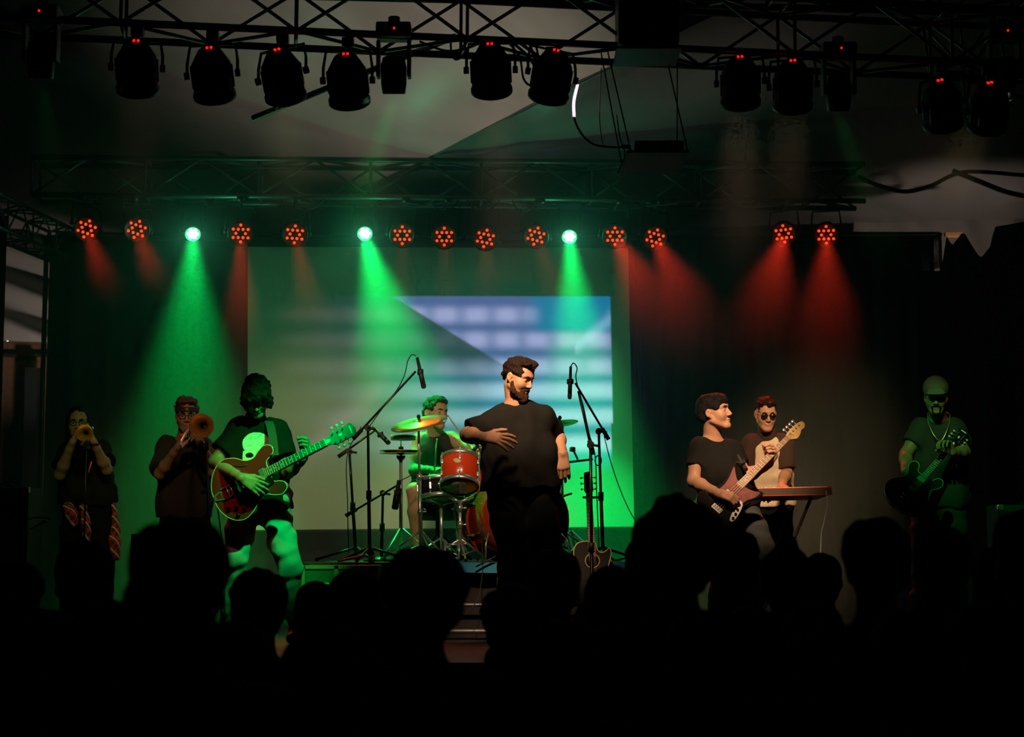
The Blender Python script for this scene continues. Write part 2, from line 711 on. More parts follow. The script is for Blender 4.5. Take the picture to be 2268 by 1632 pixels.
# inner valance under the eave, left of the pole
va = MB()
vn = 40
for k in (0,):
    vs, fs = [], []
    for i in range(vn + 1):
        px = 1885 + (2086 - 1885) * i / vn
        top, bot = P(px, 519, 14.9), P(px, 606 - 12 * i / vn, 14.9)
        for j in range(7):
            q = top.lerp(bot, j / 6)
            q.y += 0.03 * math.sin(i * 0.5) * math.sin(j * 0.9)
            vs.append(q)
    for i in range(vn):
        for j in range(6):
            fs.append((i * 7 + j, i * 7 + j + 1, (i + 1) * 7 + j + 1, (i + 1) * 7 + j))
    va.add(vs, fs)
o = va.build('tent_valance', mat('dark tarpaulin', (0.02, 0.02, 0.018), 0.5, noise=0.2))
tag(o, 'dark cloth valance hanging under the tent eave at the right', 'valance')
pole = thing('tent_pole', 'thin shiny tent pole standing under the eave at the right', 'pole', P(2092, 1200, 14.6))
MB().tube([P(2082, 520, 14.6), P(2085, 600, 14.6), P(2092, 760, 14.6), Vector((P(2092, 760, 14.6).x, 14.6, 0))], 0.013, 8).build('shaft', M_ALU, pole)
MB().tube([P(1880, 517, 14.9), P(2078, 517, 14.9), P(2083, 519, 14.6)], 0.016, 8).build('eave_pipe', M_DARKMETAL, pole)
MB().lathe([(0.0, -0.02), (0.02, -0.015), (0.02, 0.015), (0.0, 0.02)], Matrix.Translation(P(2083.5, 603, 14.59)), 10).build('joint', M_CHROME, pole)
beam = MB().bevbox(P(2112, 520, 15.0), (0.16, 0.05, 0.045), 0.006)
tag(beam.build('eave_beam', mat('orange pine', (0.5, 0.25, 0.10), 0.5)), 'short orange wooden beam under the tent eave beside the pole', 'beam')
# lit tent side cloth and brick wall seen through the gap at the left
side = grid_mesh(lambda u, v: P(-60 + 200 * u, 748 - 260 * v + 14 * u * (1 - v), 17.6) + Vector((0, 0.10 * math.sin(v * 20 + u * 5) * (0.4 + 0.6 * u) - 0.25 * v, 0)), 24, 60)
tag(side.build('wall_left', M_TARP), 'pale creased tent side cloth', 'tent wall', kind='structure')
rside = grid_mesh(lambda u, v: P(1890 + 520 * u, 720 - 250 * v, 16.3) + Vector((0, 0.05 * math.sin(u * 30 + v * 4), 0)), 30, 16)
tag(rside.build('wall_right', M_TARP), 'grey tent end cloth seen through the points of the side curtain', 'tent wall', kind='structure')
bm_ = bpy.data.materials.new('brick')
bm_.use_nodes = True
nt = bm_.node_tree
bt = nt.nodes.new('ShaderNodeTexBrick')
tc = nt.nodes.new('ShaderNodeTexCoord')
mp = nt.nodes.new('ShaderNodeMapping')
mp.inputs['Rotation'].default_value = (math.pi / 2, 0, 0)
nt.links.new(tc.outputs['Object'], mp.inputs[0])
nt.links.new(mp.outputs[0], bt.inputs['Vector'])
bt.inputs['Color1'].default_value = (0.30, 0.13, 0.06, 1)
bt.inputs['Color2'].default_value = (0.22, 0.10, 0.05, 1)
bt.inputs['Mortar'].default_value = (0.10, 0.07, 0.05, 1)
bt.inputs['Scale'].default_value = 9
nt.links.new(bt.outputs['Color'], nt.nodes['Principled BSDF'].inputs['Base Color'])
nt.nodes['Principled BSDF'].inputs['Roughness'].default_value = 0.9
wl = MB().box(P(30, 1010, 18.2), (1.2, 0.1, 2.6)).build('wall_back', bm_)
tag(wl, 'brick wall outside the tent', 'wall', kind='structure')
MB().box(P(27, 787, 18.1), (0.8, 0.04, 0.03)).build('wall_ledge', M_BLACK, wl)
post = MB().box((X(68, 17.9), 17.9, 1.2), (0.13, 0.13, 2.6)).build('tent_post', M_BLACK)
tag(post, 'dark square post in front of the brick wall', 'post')
M_BULB = mat('warm bulb', (1, 0.9, 0.7), 0.4, emit=(1, 0.75, 0.42), estr=3)
garland = thing('string_lights', 'row of small warm bulbs above the brick wall', 'string lights', P(30, 752, 17.8))
MB().tube([P(-10, 747, 17.8), P(20, 751, 17.8), P(60, 749, 17.8), P(96, 745, 17.8)], 0.006, 6).build('cable', M_RUBBER, garland)
for px, py in ((17, 753), (24, 750), (36, 752), (46, 751), (-4, 751)):
    MB().ball(P(px, py, 17.78), 0.014).build('bulb', M_BULB, garland)


def added_light(label, loc, target, power, col, angle, blend=0.8):  # lamps added to light the tent cloth, hidden from view
    """added floodlight on a short stand, unseen behind the drapes, lighting the tent"""
    d = (Vector(target) - Vector(loc)).normalized()
    t = thing('added_light', label, 'added floodlight', (loc[0], loc[1], 0))
    M = d.to_track_quat('Z', 'Y').to_matrix().to_4x4()
    M.translation = Vector(loc)
    MB().bevbox((0, 0, -0.05), (0.24, 0.18, 0.08), 0.01, M).build('housing', M_DARKMETAL, t)
    MB().box((0, 0, -0.008), (0.2, 0.14, 0.004), M).build('lens', mat('lamp glass', (0.9, 0.9, 0.9), 0.2), t)
    MB().cyl((loc[0], loc[1], 0), (loc[0], loc[1], loc[2] - 0.08), 0.016).cyl((loc[0], loc[1], 0), (loc[0], loc[1], 0.02), 0.2).build('stand', M_DARKMETAL, t)
    spot('added_flood', Vector(loc) + d * 0.02, target, power, col, angle, blend, 0.08, t)


WARM = (1.0, 0.80, 0.66)
lampc = Vector((4.6, 12.2, 9.6))  # unseen lamp added so that the pale roof slope glows
sl_ = thing('added_lamp', 'added unseen lamp outside, shining down through the pale tent roof', 'added lamp', (7.4, 12.2, -1.1))
MB().tube([(7.4, 12.2, -1.1), (7.4, 12.2, 9.4), (7.0, 12.2, 9.75), (4.75, 12.2, 9.75)], 0.06, 10).build('mast', M_ALU, sl_)
MB().bevbox(lampc + Vector((0, 0, 0.12)), (0.6, 0.25, 0.14), 0.03).build('lamp_head', M_ALU, sl_)
spot('lamp', lampc, P(1040, 190, 12.0), ROOF_W, (1.0, 0.80, 0.68), 40, 1.0, 0.15, sl_)
added_light('added unseen floodlight behind the right backdrop, lighting the tent eave', (4.25, 14.3, 2.45), P(2085, 505, 15.6), 42, WARM, 84, 1.0)
added_light('added unseen floodlight behind the left side curtain, lighting the tent side', (X(160, 16.6), 16.6, 1.35), P(30, 700, 17.6), 60, (1.0, 0.86, 0.78), 75, 1.0)
added_light('added unseen floodlight outside by the brick wall', (X(190, 17.0), 17.0, 0.9), P(30, 830, 18.2), 9.0, (1.0, 0.7, 0.4), 90, 1.0)

# ------------------------------------------------------------------ projection screen
scr = thing('projection_screen', 'large projection screen showing rows of blurred lilac and teal bands', 'screen', P(976, 1170, 14.3))
cor = [P(549, 546, 14.25), P(1391, 549, 14.35), P(1405, 1167, 14.35), P(548, 1175, 14.25)]
NU, NV = 210, 156
vs, fs, cols = [], [], []


def lin(c):
    c = np.array(c, float) / 255
    return np.where(c <= 0.04045, c / 12.92, ((c + 0.055) / 1.055) ** 2.4)


def sst(a, b, x):
    t = min(1, max(0, (x - a) / (b - a)))
    return t * t * (3 - 2 * t)


def picture(px, py):
    c = np.zeros(3)
    if px < 1353 + (py - 660) * 0.008 and py > 658:
        rowy = [699, 755, 814, 868, 926, 985]
        best = min(abs(py - r) for r in rowy)
        row = 1 - sst(4, 29, best)
        vert = 1 - sst(1000, 1060, py)
        low = sst(760, 900, py)
        cell = 1 - (1 - low) * 0.75 * sst(0.25, 1.0, abs(((px - 985) / 68.0 + 0.5) % 1 - 0.5) * 2)
        hi = lin((138, 138, 186)) * (1 - low) + lin((142, 182, 200)) * low
        lo_ = lin((62, 70, 128)) * (1 - low) + lin((30, 112, 140)) * low
        a = row * (0.35 + 0.65 * cell)
        c = (hi * a + lo_ * (1 - a)) * vert
        if py < 742 and px > 1165:
            k = sst(1150, 1210, px) * (1 - sst(725, 745, py))
            c = c * (1 - k) + lin((8, 92, 138)) * k
        # dark diagonal shape that hides the bands on the left
        edge = 892 + (py - 672) * (1105 - 892) / (805 - 672)
        ins_a = sst(edge - 6, edge + 6, px)
        ins_b = sst(800, 1010, px) * (0.55 + 0.45 * sst(1040, 1110, px))
        inside = ins_a + (ins_b - ins_a) * sst(768, 850, py)
        c = c * (0.12 * sst(600, 900, px) + inside * (1 - 0.12 * sst(600, 900, px)))
        # pale streaks
        d1 = abs((px - 1280) * 0.64 + (py - 768) * 0.77)
        if px > 1275 and py < 790:
            c = c + lin((95, 105, 120)) * math.exp(-(d1 / 13) ** 2)
        d2 = abs((px - 690) * 0.64 + (py - 990) * 0.77)
        if 640 < px < 870:
            c = c + lin((64, 46, 48)) * math.exp(-(d2 / 24) ** 2) * (1 - sst(820, 870, px)) * sst(650, 720, px)
        for r in rowy[:3]:
            c = c + lin((38, 30, 24)) * math.exp(-((py - r) / 16) ** 2) * sst(590, 660, px) * (1 - sst(760, 900, px))
    return c


for j in range(NV + 1):
    for i in range(NU + 1):
        u, v = i / NU, j / NV
        vs.append(cor[0].lerp(cor[1], u).lerp(cor[3].lerp(cor[2], u), v))
        cols.append(picture(549 + u * (1391 - 549 + 14 * v), 547 + v * (1171 - 547)))
for j in range(NV):
    for i in range(NU):
        a = j * (NU + 1) + i
        fs.append((a, a + NU + 1, a + NU + 2, a + 1))
sb = MB().add(vs, fs)
me = sb.mesh('screen_cloth')
at = me.color_attributes.new('picture', 'FLOAT_COLOR', 'POINT')
at.data.foreach_set('color', np.concatenate([np.array(cols), np.ones((len(cols), 1))], 1).astype(np.float32).ravel())
ms = bpy.data.materials.new('screen cloth')
ms.cycles.emission_sampling = 'NONE'
ms.use_nodes = True
b = ms.node_tree.nodes['Principled BSDF']
b.inputs['Base Color'].default_value = (0.62, 0.62, 0.58, 1)
b.inputs['Roughness'].default_value = 0.8
an = ms.node_tree.nodes.new('ShaderNodeAttribute')
an.attribute_name = 'picture'
ms.node_tree.links.new(an.outputs['Color'], b.inputs['Emission Color'])
b.inputs['Emission Strength'].default_value = 1.4
link('screen_cloth', me, ms, scr)
bk = MB()
off = Vector((0, 0.02, 0))
bk.add([c + off for c in cor] + [c + off + Vector((0, 0.01, 0)) for c in cor], [(0, 1, 2, 3), (7, 6, 5, 4), (0, 4, 5, 1), (1, 5, 6, 2), (2, 6, 7, 3), (3, 7, 4, 0)], False)
bk.build('screen_backing', M_BLACK, scr)
MB().cyl(P(540, 538, 14.25), P(1402, 541, 14.35), 0.035, seg=10).build('roller_case', M_BLACK, scr)
for px_ in (600, 970, 1340):
    q_ = P(px_, 540, 14.3)
    MB().tube([q_, (q_.x, 14.45, zr), (q_.x, 14.66, zr + 0.03)], 0.008, 6).build('hanger', M_DARKMETAL, scr)
MB().cyl(P(547, 1177, 14.25), P(1406, 1169, 14.35), 0.012, seg=8).build('bottom_bar', M_BLACK, scr)

# ------------------------------------------------------------------ drum riser
rx0, rx1, ry0, ry1, rz = X(690, 11.5, 1240), X(1392, 11.5, 1240), 11.45, 14.0, 0.517
ris = thing('drum_riser', 'low drum riser with a bright blue cloth edge, under the drum kit', 'platform', ((rx0 + rx1) / 2, 12.7, 0))
MB().box(((rx0 + rx1) / 2, (ry0 + ry1) / 2, rz - 0.02), (rx1 - rx0, ry1 - ry0, 0.04)).build('deck', mat('riser carpet', (0.05, 0.06, 0.055), 0.85, noise=0.3, bump=0.2), ris)
M_BLUE = mat('blue cloth', (0.02, 0.24, 0.42), 0.75, noise=0.1)
clothm = grid_mesh(lambda u, v: Vector((rx0 + (rx1 - rx0) * u, ry0 - 0.008 - 0.004 * math.sin(u * 60), rz + 0.002 - v * 0.068 - 0.004 * math.sin(u * 13))), 80, 3)
clothm.build('edge_cloth', M_BLUE, ris)
for i in range(6):
    x = rx0 + 0.04 + (rx1 - rx0 - 0.08) * i / 5
    for y in (ry0 + 0.05, ry1 - 0.05):
        MB().box((x, y, (rz - 0.04) / 2), (0.05, 0.05, rz - 0.04)).build('leg', M_DARKMETAL, ris)
for z, r in ((0.235, 0.012), (0.06, 0.015)):
    MB().cyl((rx0, ry0 + 0.02, z), (rx1, ry0 + 0.02, z), r).build('rail', M_ALU, ris)
MB().box(((rx0 + rx1) / 2, ry0 + 0.12, 0.24), (rx1 - rx0, 0.02, 0.46)).build('skirt', M_DRAPE, ris)

# ------------------------------------------------------------------ haze hanging over the stage
for hname, hlab, y0, y1, ztop, dens in (('stage_haze', 'thin haze hanging under the front truss', 7.9, 9.6, 4.3, HAZE), ('stage_haze', 'thick haze around the back truss in which the light beams glow', 12.6, 14.6, 4.4, HAZE_BACK)):
    zb = 2.1 if y0 < 9 else 0.01
    hz = MB().box((0, (y0 + y1) / 2, (ztop + zb) / 2), (11.5, y1 - y0, ztop - zb)).build(hname, None)
    mh = bpy.data.materials.new('haze')
    mh.use_nodes = True
    nt = mh.node_tree
    nt.nodes.remove(nt.nodes['Principled BSDF'])
    vsn = nt.nodes.new('ShaderNodeVolumeScatter')
    vsn.inputs['Color'].default_value = (1, 1, 1, 1)
    vsn.inputs['Density'].default_value = dens
    vsn.inputs['Anisotropy'].default_value = 0.1
    nt.links.new(vsn.outputs[0], nt.nodes['Material Output'].inputs['Volume'])
    hz.data.materials.append(mh)
    tag(hz, hlab, 'haze', kind='stuff')

# ------------------------------------------------------------------ trusses
def truss(name, label, a, b, w=0.30, r=0.022, step=0.52, m=None, up=Vector((0, 0, 1)), group=None, skip=()):
    """box truss between the middles of its two ends: four chords, rungs and zigzag braces, each bar a part"""
    m = m or M_TRUSS
    a, b = Vector(a), Vector(b)
    x = (b - a).normalized()
    s = x.cross(up).normalized()
    u = s.cross(x).normalized()
    t = thing(name, label, 'truss', a, group)
    L = (b - a).length
    n = max(2, round(L / step))
    h = w / 2
    cs = [(-1, -1), (1, -1), (1, 1), (-1, 1)]

    def q(f, c):
        return a + x * (L * f) + s * (c[0] * h) + u * (c[1] * h)
    for c in cs:
        MB().cyl(q(0, c), q(1, c), r, seg=8).build('chord', m, t)
    for fi in range(4):
        c0, c1 = cs[fi], cs[(fi + 1) % 4]
        for i in range(n):
            p0, p1 = (c0, c1) if (i + fi) % 2 else (c1, c0)
            MB().cyl(q(i / n, p0), q((i + 1) / n, p1), r * 0.5, seg=6).build('brace', m, t)
        for i in range(0, n + 1, 2):
            MB().cyl(q(i / n, c0), q(i / n, c1), r * 0.5, seg=6).build('rung', m, t)
    return t


M_TRUSS = mat('truss tube', (0.13, 0.14, 0.135), 0.4, metal=0.5, noise=0.25, nscale=15)
M_CAN = mat('lamp housing', (0.014, 0.014, 0.015), 0.5, spec=0.4)
M_REDLED = mat('red led', (0.2, 0.01, 0.0), 0.4, emit=(1.0, 0.055, 0.012), estr=1.9)
M_GREENLED = mat('green white led', (0.3, 0.6, 0.4), 0.4, emit=(0.42, 1.0, 0.62), estr=9.0)
M_DIGIT = mat('red display digit', (0.2, 0, 0), 0.4, emit=(1.0, 0.01, 0.008), estr=1.6)
M_LENS = mat('lamp lens', (0.03, 0.03, 0.03), 0.15)

FT0, FT1 = P(-120, 52, 8.25), P(2420, 168, 9.1)       # lower chords of the front truss
FZ = Vector((0, 0, 0.15))
truss('lighting_truss', 'front lighting truss crossing the top of the picture, lamps hung below', FT0 + FZ, FT1 + FZ, 0.30, 0.02, 0.42)
truss('lighting_truss', 'upper truss above the front truss, cut off by the top edge', P(560, -40, 9.25) + FZ, P(2400, 5, 9.75) + FZ, 0.34, 0.022, 0.36)
BT0, BT1 = P(80, 398, 13.2), P(1905, 413, 13.55)
truss('lighting_truss', 'back lighting truss in front of the tent roof, carrying the red lamps', BT0, BT1, 0.30, 0.022, 0.45)
truss('roof_truss', 'sloping truss under the tent roof behind the back truss', P(560, 235, 14.2), P(905, 395, 15.3), 0.26, 0.016, 0.3)
truss('roof_truss', 'short dark truss at the left edge above the tent gap', P(-80, 448, 12.6), P(140, 545, 14.9), 0.26, 0.016, 0.3)
truss('roof_truss', 'sloping truss at the upper right corner', P(2090, 95, 9.9), P(2420, 95, 10.5), 0.3, 0.018, 0.3)
tag(MB().cyl(P(2060, 155, 10.4), P(2330, 235, 10.6), 0.012).build('roof_pole', M_ALU), 'thin pale pole sloping across the upper right lamps', 'pole')
tag(MB().cyl(P(560, 262, 11.5), P(1010, 80, 11.0), 0.022).build('roof_pole', M_TRUSS), 'dark pole crossing the lit roof behind the front lamps', 'pole')
# big dark hoist case on the front truss
hc = thing('hoist_case', 'big black box hanging on the front truss above the projector', 'case', P(1432, 118, 8.5))
MB().bevbox(P(1432, 40, 8.55), (0.31, 0.3, 0.36), 0.02).build('body', M_CAN, hc)
for dx in (-30, 30):
    MB().box(P(1432 + dx, -44, 8.55), (0.03, 0.2, 0.05)).build('bracket', M_DARKMETAL, hc)
MB().box(P(1432, 125, 8.55), (0.33, 0.32, 0.012)).build('bottom_plate', M_CAN, hc)


# ------------------------------------------------------------------ lamps
def aim_matrix(loc, target):
    """local -z looks at the target, x stays level"""
    M = (Vector(target) - Vector(loc)).to_track_quat('-Z', 'Y').to_matrix().to_4x4()
    M.translation = Vector(loc)
    return M


STAR = [(0.066 * math.cos(math.radians(90 + 60 * k)), 0.066 * math.sin(math.radians(90 + 60 * k))) for k in range(6)] + \
       [(0.037 * math.cos(math.radians(60 + 60 * k)), 0.037 * math.sin(math.radians(60 + 60 * k))) for k in range(6)]
can_cache = {}


def can_mesh(key, fn):
    if key not in can_cache:
        can_cache[key] = fn()
    return can_cache[key]


def shared(name, key, fn, m, parent, M=None):
    """a part whose mesh data is shared between alike lamps, placed by its own matrix under a thing"""
    me = can_mesh(key, lambda: fn().mesh(name))
    if not me.materials:
        me.materials.append(m)
    me['_shift'] = 1
    o = bpy.data.objects.new(name, me)
    COL.objects.link(o)
    o.parent = parent
    r = root_of(parent)
    base = Matrix.Translation(-Vector(r.location)) if parent is r else parent.matrix_basis.inverted() @ Matrix.Translation(-Vector(r.location))
    o.matrix_basis = base @ (M if M is not None else Matrix())
    return o


def par_body():
    b = MB()
    b.lathe([(0.03, 0.125), (0.055, 0.12), (0.075, 0.085), (0.094, 0.05), (0.096, -0.09), (0.102, -0.095), (0.102, -0.115), (0.09, -0.115), (0.088, -0.085), (0.0, -0.085)], seg=20)
    for k in range(10):
        a = 2 * math.pi * k / 10
        b.box((0.094 * math.cos(a), 0.094 * math.sin(a), -0.01), (0.012, 0.012, 0.11))
    return b


def par_lamp(label, loc, target, top, s=1.0, roll=0.0, leds=True, group=None, digits=2):
    """LED par can hung by a yoke and a clamp from the point top"""
    loc, top = Vector(loc), Vector(top)
    t = thing('par_lamp', label, 'stage lamp', loc, group)
    M = aim_matrix(loc, target) @ Matrix.Rotation(roll, 4, 'Z') @ Matrix.Scale(s, 4)
    shared('housing', 'par', par_body, M_CAN, t, M)
    ax = (M.to_3x3() @ Vector((1, 0, 0))).normalized()
    y = MB()
    r = 0.118 * s
    p1, p2 = loc + ax * r, loc - ax * r
    hang = Vector((loc.x, loc.y, 0)) + Vector((0, 0, max(top.z - 0.07, loc.z + 0.13 * s)))
    y.tube([p1, p1 + Vector((0, 0, 0.06 * s)), hang + ax * r * 0.9, hang - ax * r * 0.9, p2 + Vector((0, 0, 0.06 * s)), p2], 0.008 * s, 6)
    y.cyl(p1 - ax * 0.012, p1 + ax * 0.014, 0.018 * s).cyl(p2 - ax * 0.014, p2 + ax * 0.012, 0.018 * s)
    y.build('yoke', M_CAN, t)
    MB().cyl(hang, top, 0.012).cyl(top - Vector((0.03, 0, 0.02)), top + Vector((0.03, 0, -0.02)), 0.026).build('clamp', M_DARKMETAL, t)
    if leds:
        for (x, yy) in STAR:
            shared('led', 'ledball', lambda: MB().ball((0, 0, 0), (0.0115, 0.0115, 0.007), seg=8, rings=4), M_REDLED, t, M @ Matrix.Translation((x, yy, -0.089)))
    else:
        # number display on the back of the housing
        plate = MB().box((0, 0.0, 0.122), (0.075, 0.05, 0.012), M).build('display', M_CAN, t)
        for k in range(digits):
            MB().bevbox(((k - (digits - 1) / 2) * 0.019, 0.012, 0.131), (0.011, 0.017, 0.006), 0.002, M).build('digit', M_DIGIT, plate)
    return t, M


def moving_head(label, loc, target, top, s=1.0, front=True, group=None):
    """moving-head lamp: box on the truss, two arms, swivelling head with seven diodes"""
    loc, top = Vector(loc), Vector(top)
    t = thing('moving_head_lamp', label, 'stage lamp', loc, group)
    M = aim_matrix(loc, target) @ Matrix.Scale(s, 4)
    shared('head', 'mhead', lambda: MB().lathe([(0.045, 0.11), (0.065, 0.1), (0.078, 0.04), (0.076, -0.06), (0.068, -0.115), (0.06, -0.115), (0.058, -0.1), (0.0, -0.1)], seg=20), M_CAN, t, M)
    zb = loc.z + 0.21 * s
    MB().bevbox((loc.x, loc.y, zb + 0.05 * s), (0.21 * s, 0.16 * s, 0.09 * s), 0.012).build('base_box', M_CAN, t)
    for sx in (-1, 1):
        MB().bevbox((loc.x + sx * 0.092 * s, loc.y, loc.z + 0.09 * s), (0.022 * s, 0.09 * s, 0.22 * s), 0.006).build('arm', M_CAN, t)
    MB().cyl((loc.x, loc.y, zb + 0.09 * s), (loc.x, loc.y, max(top.z, zb + 0.12)), 0.03).build('clamp', M_DARKMETAL, t)
    pts = [(0, 0)] + [(0.034 * math.cos(math.radians(60 * k)), 0.034 * math.sin(math.radians(60 * k))) for k in range(6)]
    for x, y in pts:
        shared('led', 'gled', lambda: MB().ball((0, 0, 0), (0.0165, 0.0165, 0.008), seg=8, rings=4), M_GREENLED, t, M @ Matrix.Translation((x, y, -0.102)))
    if front:
        MB().ball((loc.x + 0.005, loc.y - 0.082 * s, zb + 0.05 * s), 0.006).build('indicator', M_DIGIT, t)
    return t, M


RED = (1.0, 0.035, 0.012)
GREEN = (0.0, 1.0, 0.13)
KEYWARM = (1.0, 0.62, 0.36)
# back row: pixel of the lens, depth, where the beam lands (pixel, depth)
red_row = [
    ((192, 507), (330, 900, 11.6), 0.3, 'red star-lens lamp at the far left end of the back truss'),
    ((303, 508), (430, 850, 11.6), 0.3, 'second red star-lens lamp from the left on the back truss'),
    ((533, 517), (536, 1000, 12.0), 0.0, 'red star-lens lamp above the left edge of the screen'),
    ((653, 519), (760, 1000, 11.8), 0.05, 'red star-lens lamp over the screen, next to the left edge one'),
    ((891, 521), (880, 1000, 11.8), 0.0, 'red star-lens lamp just to the right of the middle green lamp'),
    ((984, 524), (1015, 1000, 11.8), 0.0, 'red star-lens lamp above the drummer'),
    ((1075, 528), (1100, 1060, 11.0), 0.2, 'red star-lens lamp hanging lowest in the back row, above the singer'),
    ((1187, 523), (1330, 900, 11.8), 0.25, 'red star-lens lamp to the left of the right green lamp'),
    ((1362, 523), (1560, 900, 11.8), 0.0, 'red star-lens lamp above the right edge of the screen'),
    ((1451, 527), (1640, 920, 11.8), 0.3, 'red star-lens lamp above the bass player, right of the screen'),
    ((1736, 518), (1640, 900, 11.8), -0.1, 'red star-lens lamp above the keyboard player'),
    ((1830, 520), (1832, 950, 12.0), 0.0, 'red star-lens lamp at the right end of the back truss'),
]


def back_top(px):
    t = (px - 80) / (1905 - 80)
    c = BT0.lerp(BT1, t)
    return c - Vector((0, 0.15, 0.15))


RED_P = 90.0
for i, ((px, py), (tx, ty, td), roll, lab) in enumerate(red_row):
    top = back_top(px)
    lens = P(px, py, top.y)
    tgt = P(tx, ty, td)
    # the lens disc itself looks outwards to the hall more than its pool of light does
    face = P(px + (tx - px) * 0.25, 700, 9.2)
    d = (face - lens).normalized()
    loc = lens - d * 0.089
    par_t, M = par_lamp(lab, loc, loc + (face - loc), Vector((px and top.x, top.y, top.z)), 1.0, roll, True, 'red star-lens lamps on the back truss')
    spot('beam', lens + d * 0.035, tgt, RED_P * (1.2, 1.1, 1.9, 0.9, 0.22, 0.2, 0.25, 0.4, 1.9, 1.5, 1.7, 1.4)[i], RED, 24 if i < 8 else 36, 1.0, 0.045, par_t)
green_row = [
    ((427, 518), (415, 1180, 13.9), 620, 46, 'green moving-head lamp over the brass players, left of the screen'),
    ((808, 517), (930, 1000, 12.6), 1000, 42, 'green moving-head lamp above the middle of the screen'),
    ((1261, 524), (1320, 1215, 14.0), 1150, 40, 'green moving-head lamp above the right part of the screen'),
]
for (px, py), (tx, ty, td), power, ang, lab in green_row:
    top = back_top(px)
    lens = P(px, py, top.y)
    tgt = P(tx, ty, td)
    face = P(px, 900, 10.8)
    d = (face - lens).normalized()
    loc = lens - d * 0.1
    gt, M = moving_head(lab, loc, loc + d, top, 0.95, False, 'green moving-head lamps on the back truss')
    spot('beam', lens + d * 0.03, tgt, power * 1.0, GREEN, ang, 1.0, 0.05, gt)
    ld = bpy.data.lights.new('lens_glow', 'POINT')          # stray light of the lens on the truss around it
    ld.energy, ld.color, ld.shadow_soft_size = 5.0, (0.1, 1.0, 0.45), 0.04
    lo = bpy.data.objects.new('lens_glow', ld)
    COL.objects.link(lo)
    lo.parent = gt
    lo.location = lens + d * 0.05 - Vector(gt.location)

# front truss: par cans seen from behind
def front_top(px):
    t = (px - (-120)) / (2420 + 120)
    return FT0.lerp(FT1, t)


WASH = 9.0
front_pars = [
    # px, py of housing middle, roll, target (pixel, depth), power, colour, label, angle
    (303, 150, 0.0, (330, 1010, 12.3), 130, (1.0, 0.56, 0.28), 'dark par lamp with a lit number display at the left of the front truss', 22),
    (470, 165, 0.15, (545, 1065, 10.3), 75, (1.0, 0.34, 0.2), 'dark par lamp second from the left on the front truss', 15),
    (625, 168, 0.5, (700, 1080, 14.2), 300, (1.0, 0.92, 0.40), 'par lamp tilted sideways on the front truss, beside the sloping pole', 26),
    (770, 178, 0.0, (985, 1020, 12.8), 330, (1.0, 0.75, 0.45), 'par lamp on the front truss directly above the guitarist and stands', 20),
    (1087, 155, 0.0, (1150, 895, 10.0), 560, KEYWARM, 'par lamp on the front truss above the singer', 24),
    (1222, 168, -0.35, (1075, 1090, 11.8), 180, (1.0, 0.7, 0.45), 'tilted par lamp on the front truss right of the singer, next to the hanging cord', 15),
    (1640, 182, 0.1, (1640, 1010, 11.0), 650, KEYWARM, 'par lamp on the front truss above the bass player', 22),
    (1756, 190, 0.1, (1705, 1010, 12.2), 620, (1.0, 0.6, 0.32), 'par lamp on the front truss above the keyboard player', 17),
    (2086, 232, 0.35, (2070, 960, 11.2), 40, (1.0, 0.7, 0.4), 'par lamp hanging low at the right, left one of the tilted pair', 16),
    (2190, 238, 0.35, (1740, 1130, 14.2), 420, (1.0, 0.72, 0.32), 'par lamp hanging low at the right edge, right one of the tilted pair', 22),
]
for px, py, roll, (tx, ty, td), power, col, lab, ang in front_pars:
    top = front_top(px)
    Yd = top.y - 0.15
    loc = P(px, py, Yd)
    tgt = P(tx, ty, td)
    d = (tgt - loc).normalized()
    # housings are tipped steeply so that their backs show
    pt, M = par_lamp(lab, loc, loc + Vector((d.x * 0.5 + 0.25 * roll, 0.62, -0.75)), Vector((loc.x, loc.y, top.z - 0.02)), 1.06, roll, False, 'par lamps on the front truss', 2)
    if power:
        spot('beam', loc + d * 0.16, tgt, power, col, ang, 0.9, 0.12, pt)
front_heads = [
    (90, 130, (215, 1060, 12.5), 60, 16, 'moving-head lamp at the far left of the front truss with a faint green beam'),
    (872, 165, (610, 1070, 10.4), 600, 21, 'moving-head lamp on the front truss left of the singer, green beam below'),
    (1858, 205, (2130, 1030, 11.2), 130, 17, 'moving-head lamp on the front truss at the right with a green beam'),
    (2225, 165, (2220, 1150, 12.0), 20, 16, 'moving-head lamp high at the right edge of the front truss'),
]
for px, py, (tx, ty, td), power, ang, lab in front_heads:
    top = front_top(px)
    loc = P(px, py, top.y - 0.15)
    tgt = P(tx, ty, td)
    d = Vector((0, 0.25, -1)).normalized()
    ht, M = moving_head(lab, loc, loc + d, top, 0.85, True, 'moving-head lamps on the front truss')
    spot('beam', loc + d * 0.11, tgt, power, GREEN, ang, 0.7, 0.04, ht)

# ------------------------------------------------------------------ projector on its hanging tray
pr = thing('projector_tray', 'video projector on a black tray hung by wires from the front truss', 'projector', P(1450, 350, 9.0))
tc_ = [P(1398, 338, 8.6), P(1531, 333, 8.6), P(1508, 384, 9.4), P(1366, 386, 9.4)]
z0 = tc_[0].z
tray = [Vector((p.x, p.y, z0)) for p in (P(1398, 336, 8.9), P(1530, 334, 8.9))]
zt = P(1450, 335, 8.9).z
fr = (P(1392, 336, 8.9).x, P(1530, 336, 8.9).x)
yb = 8.9
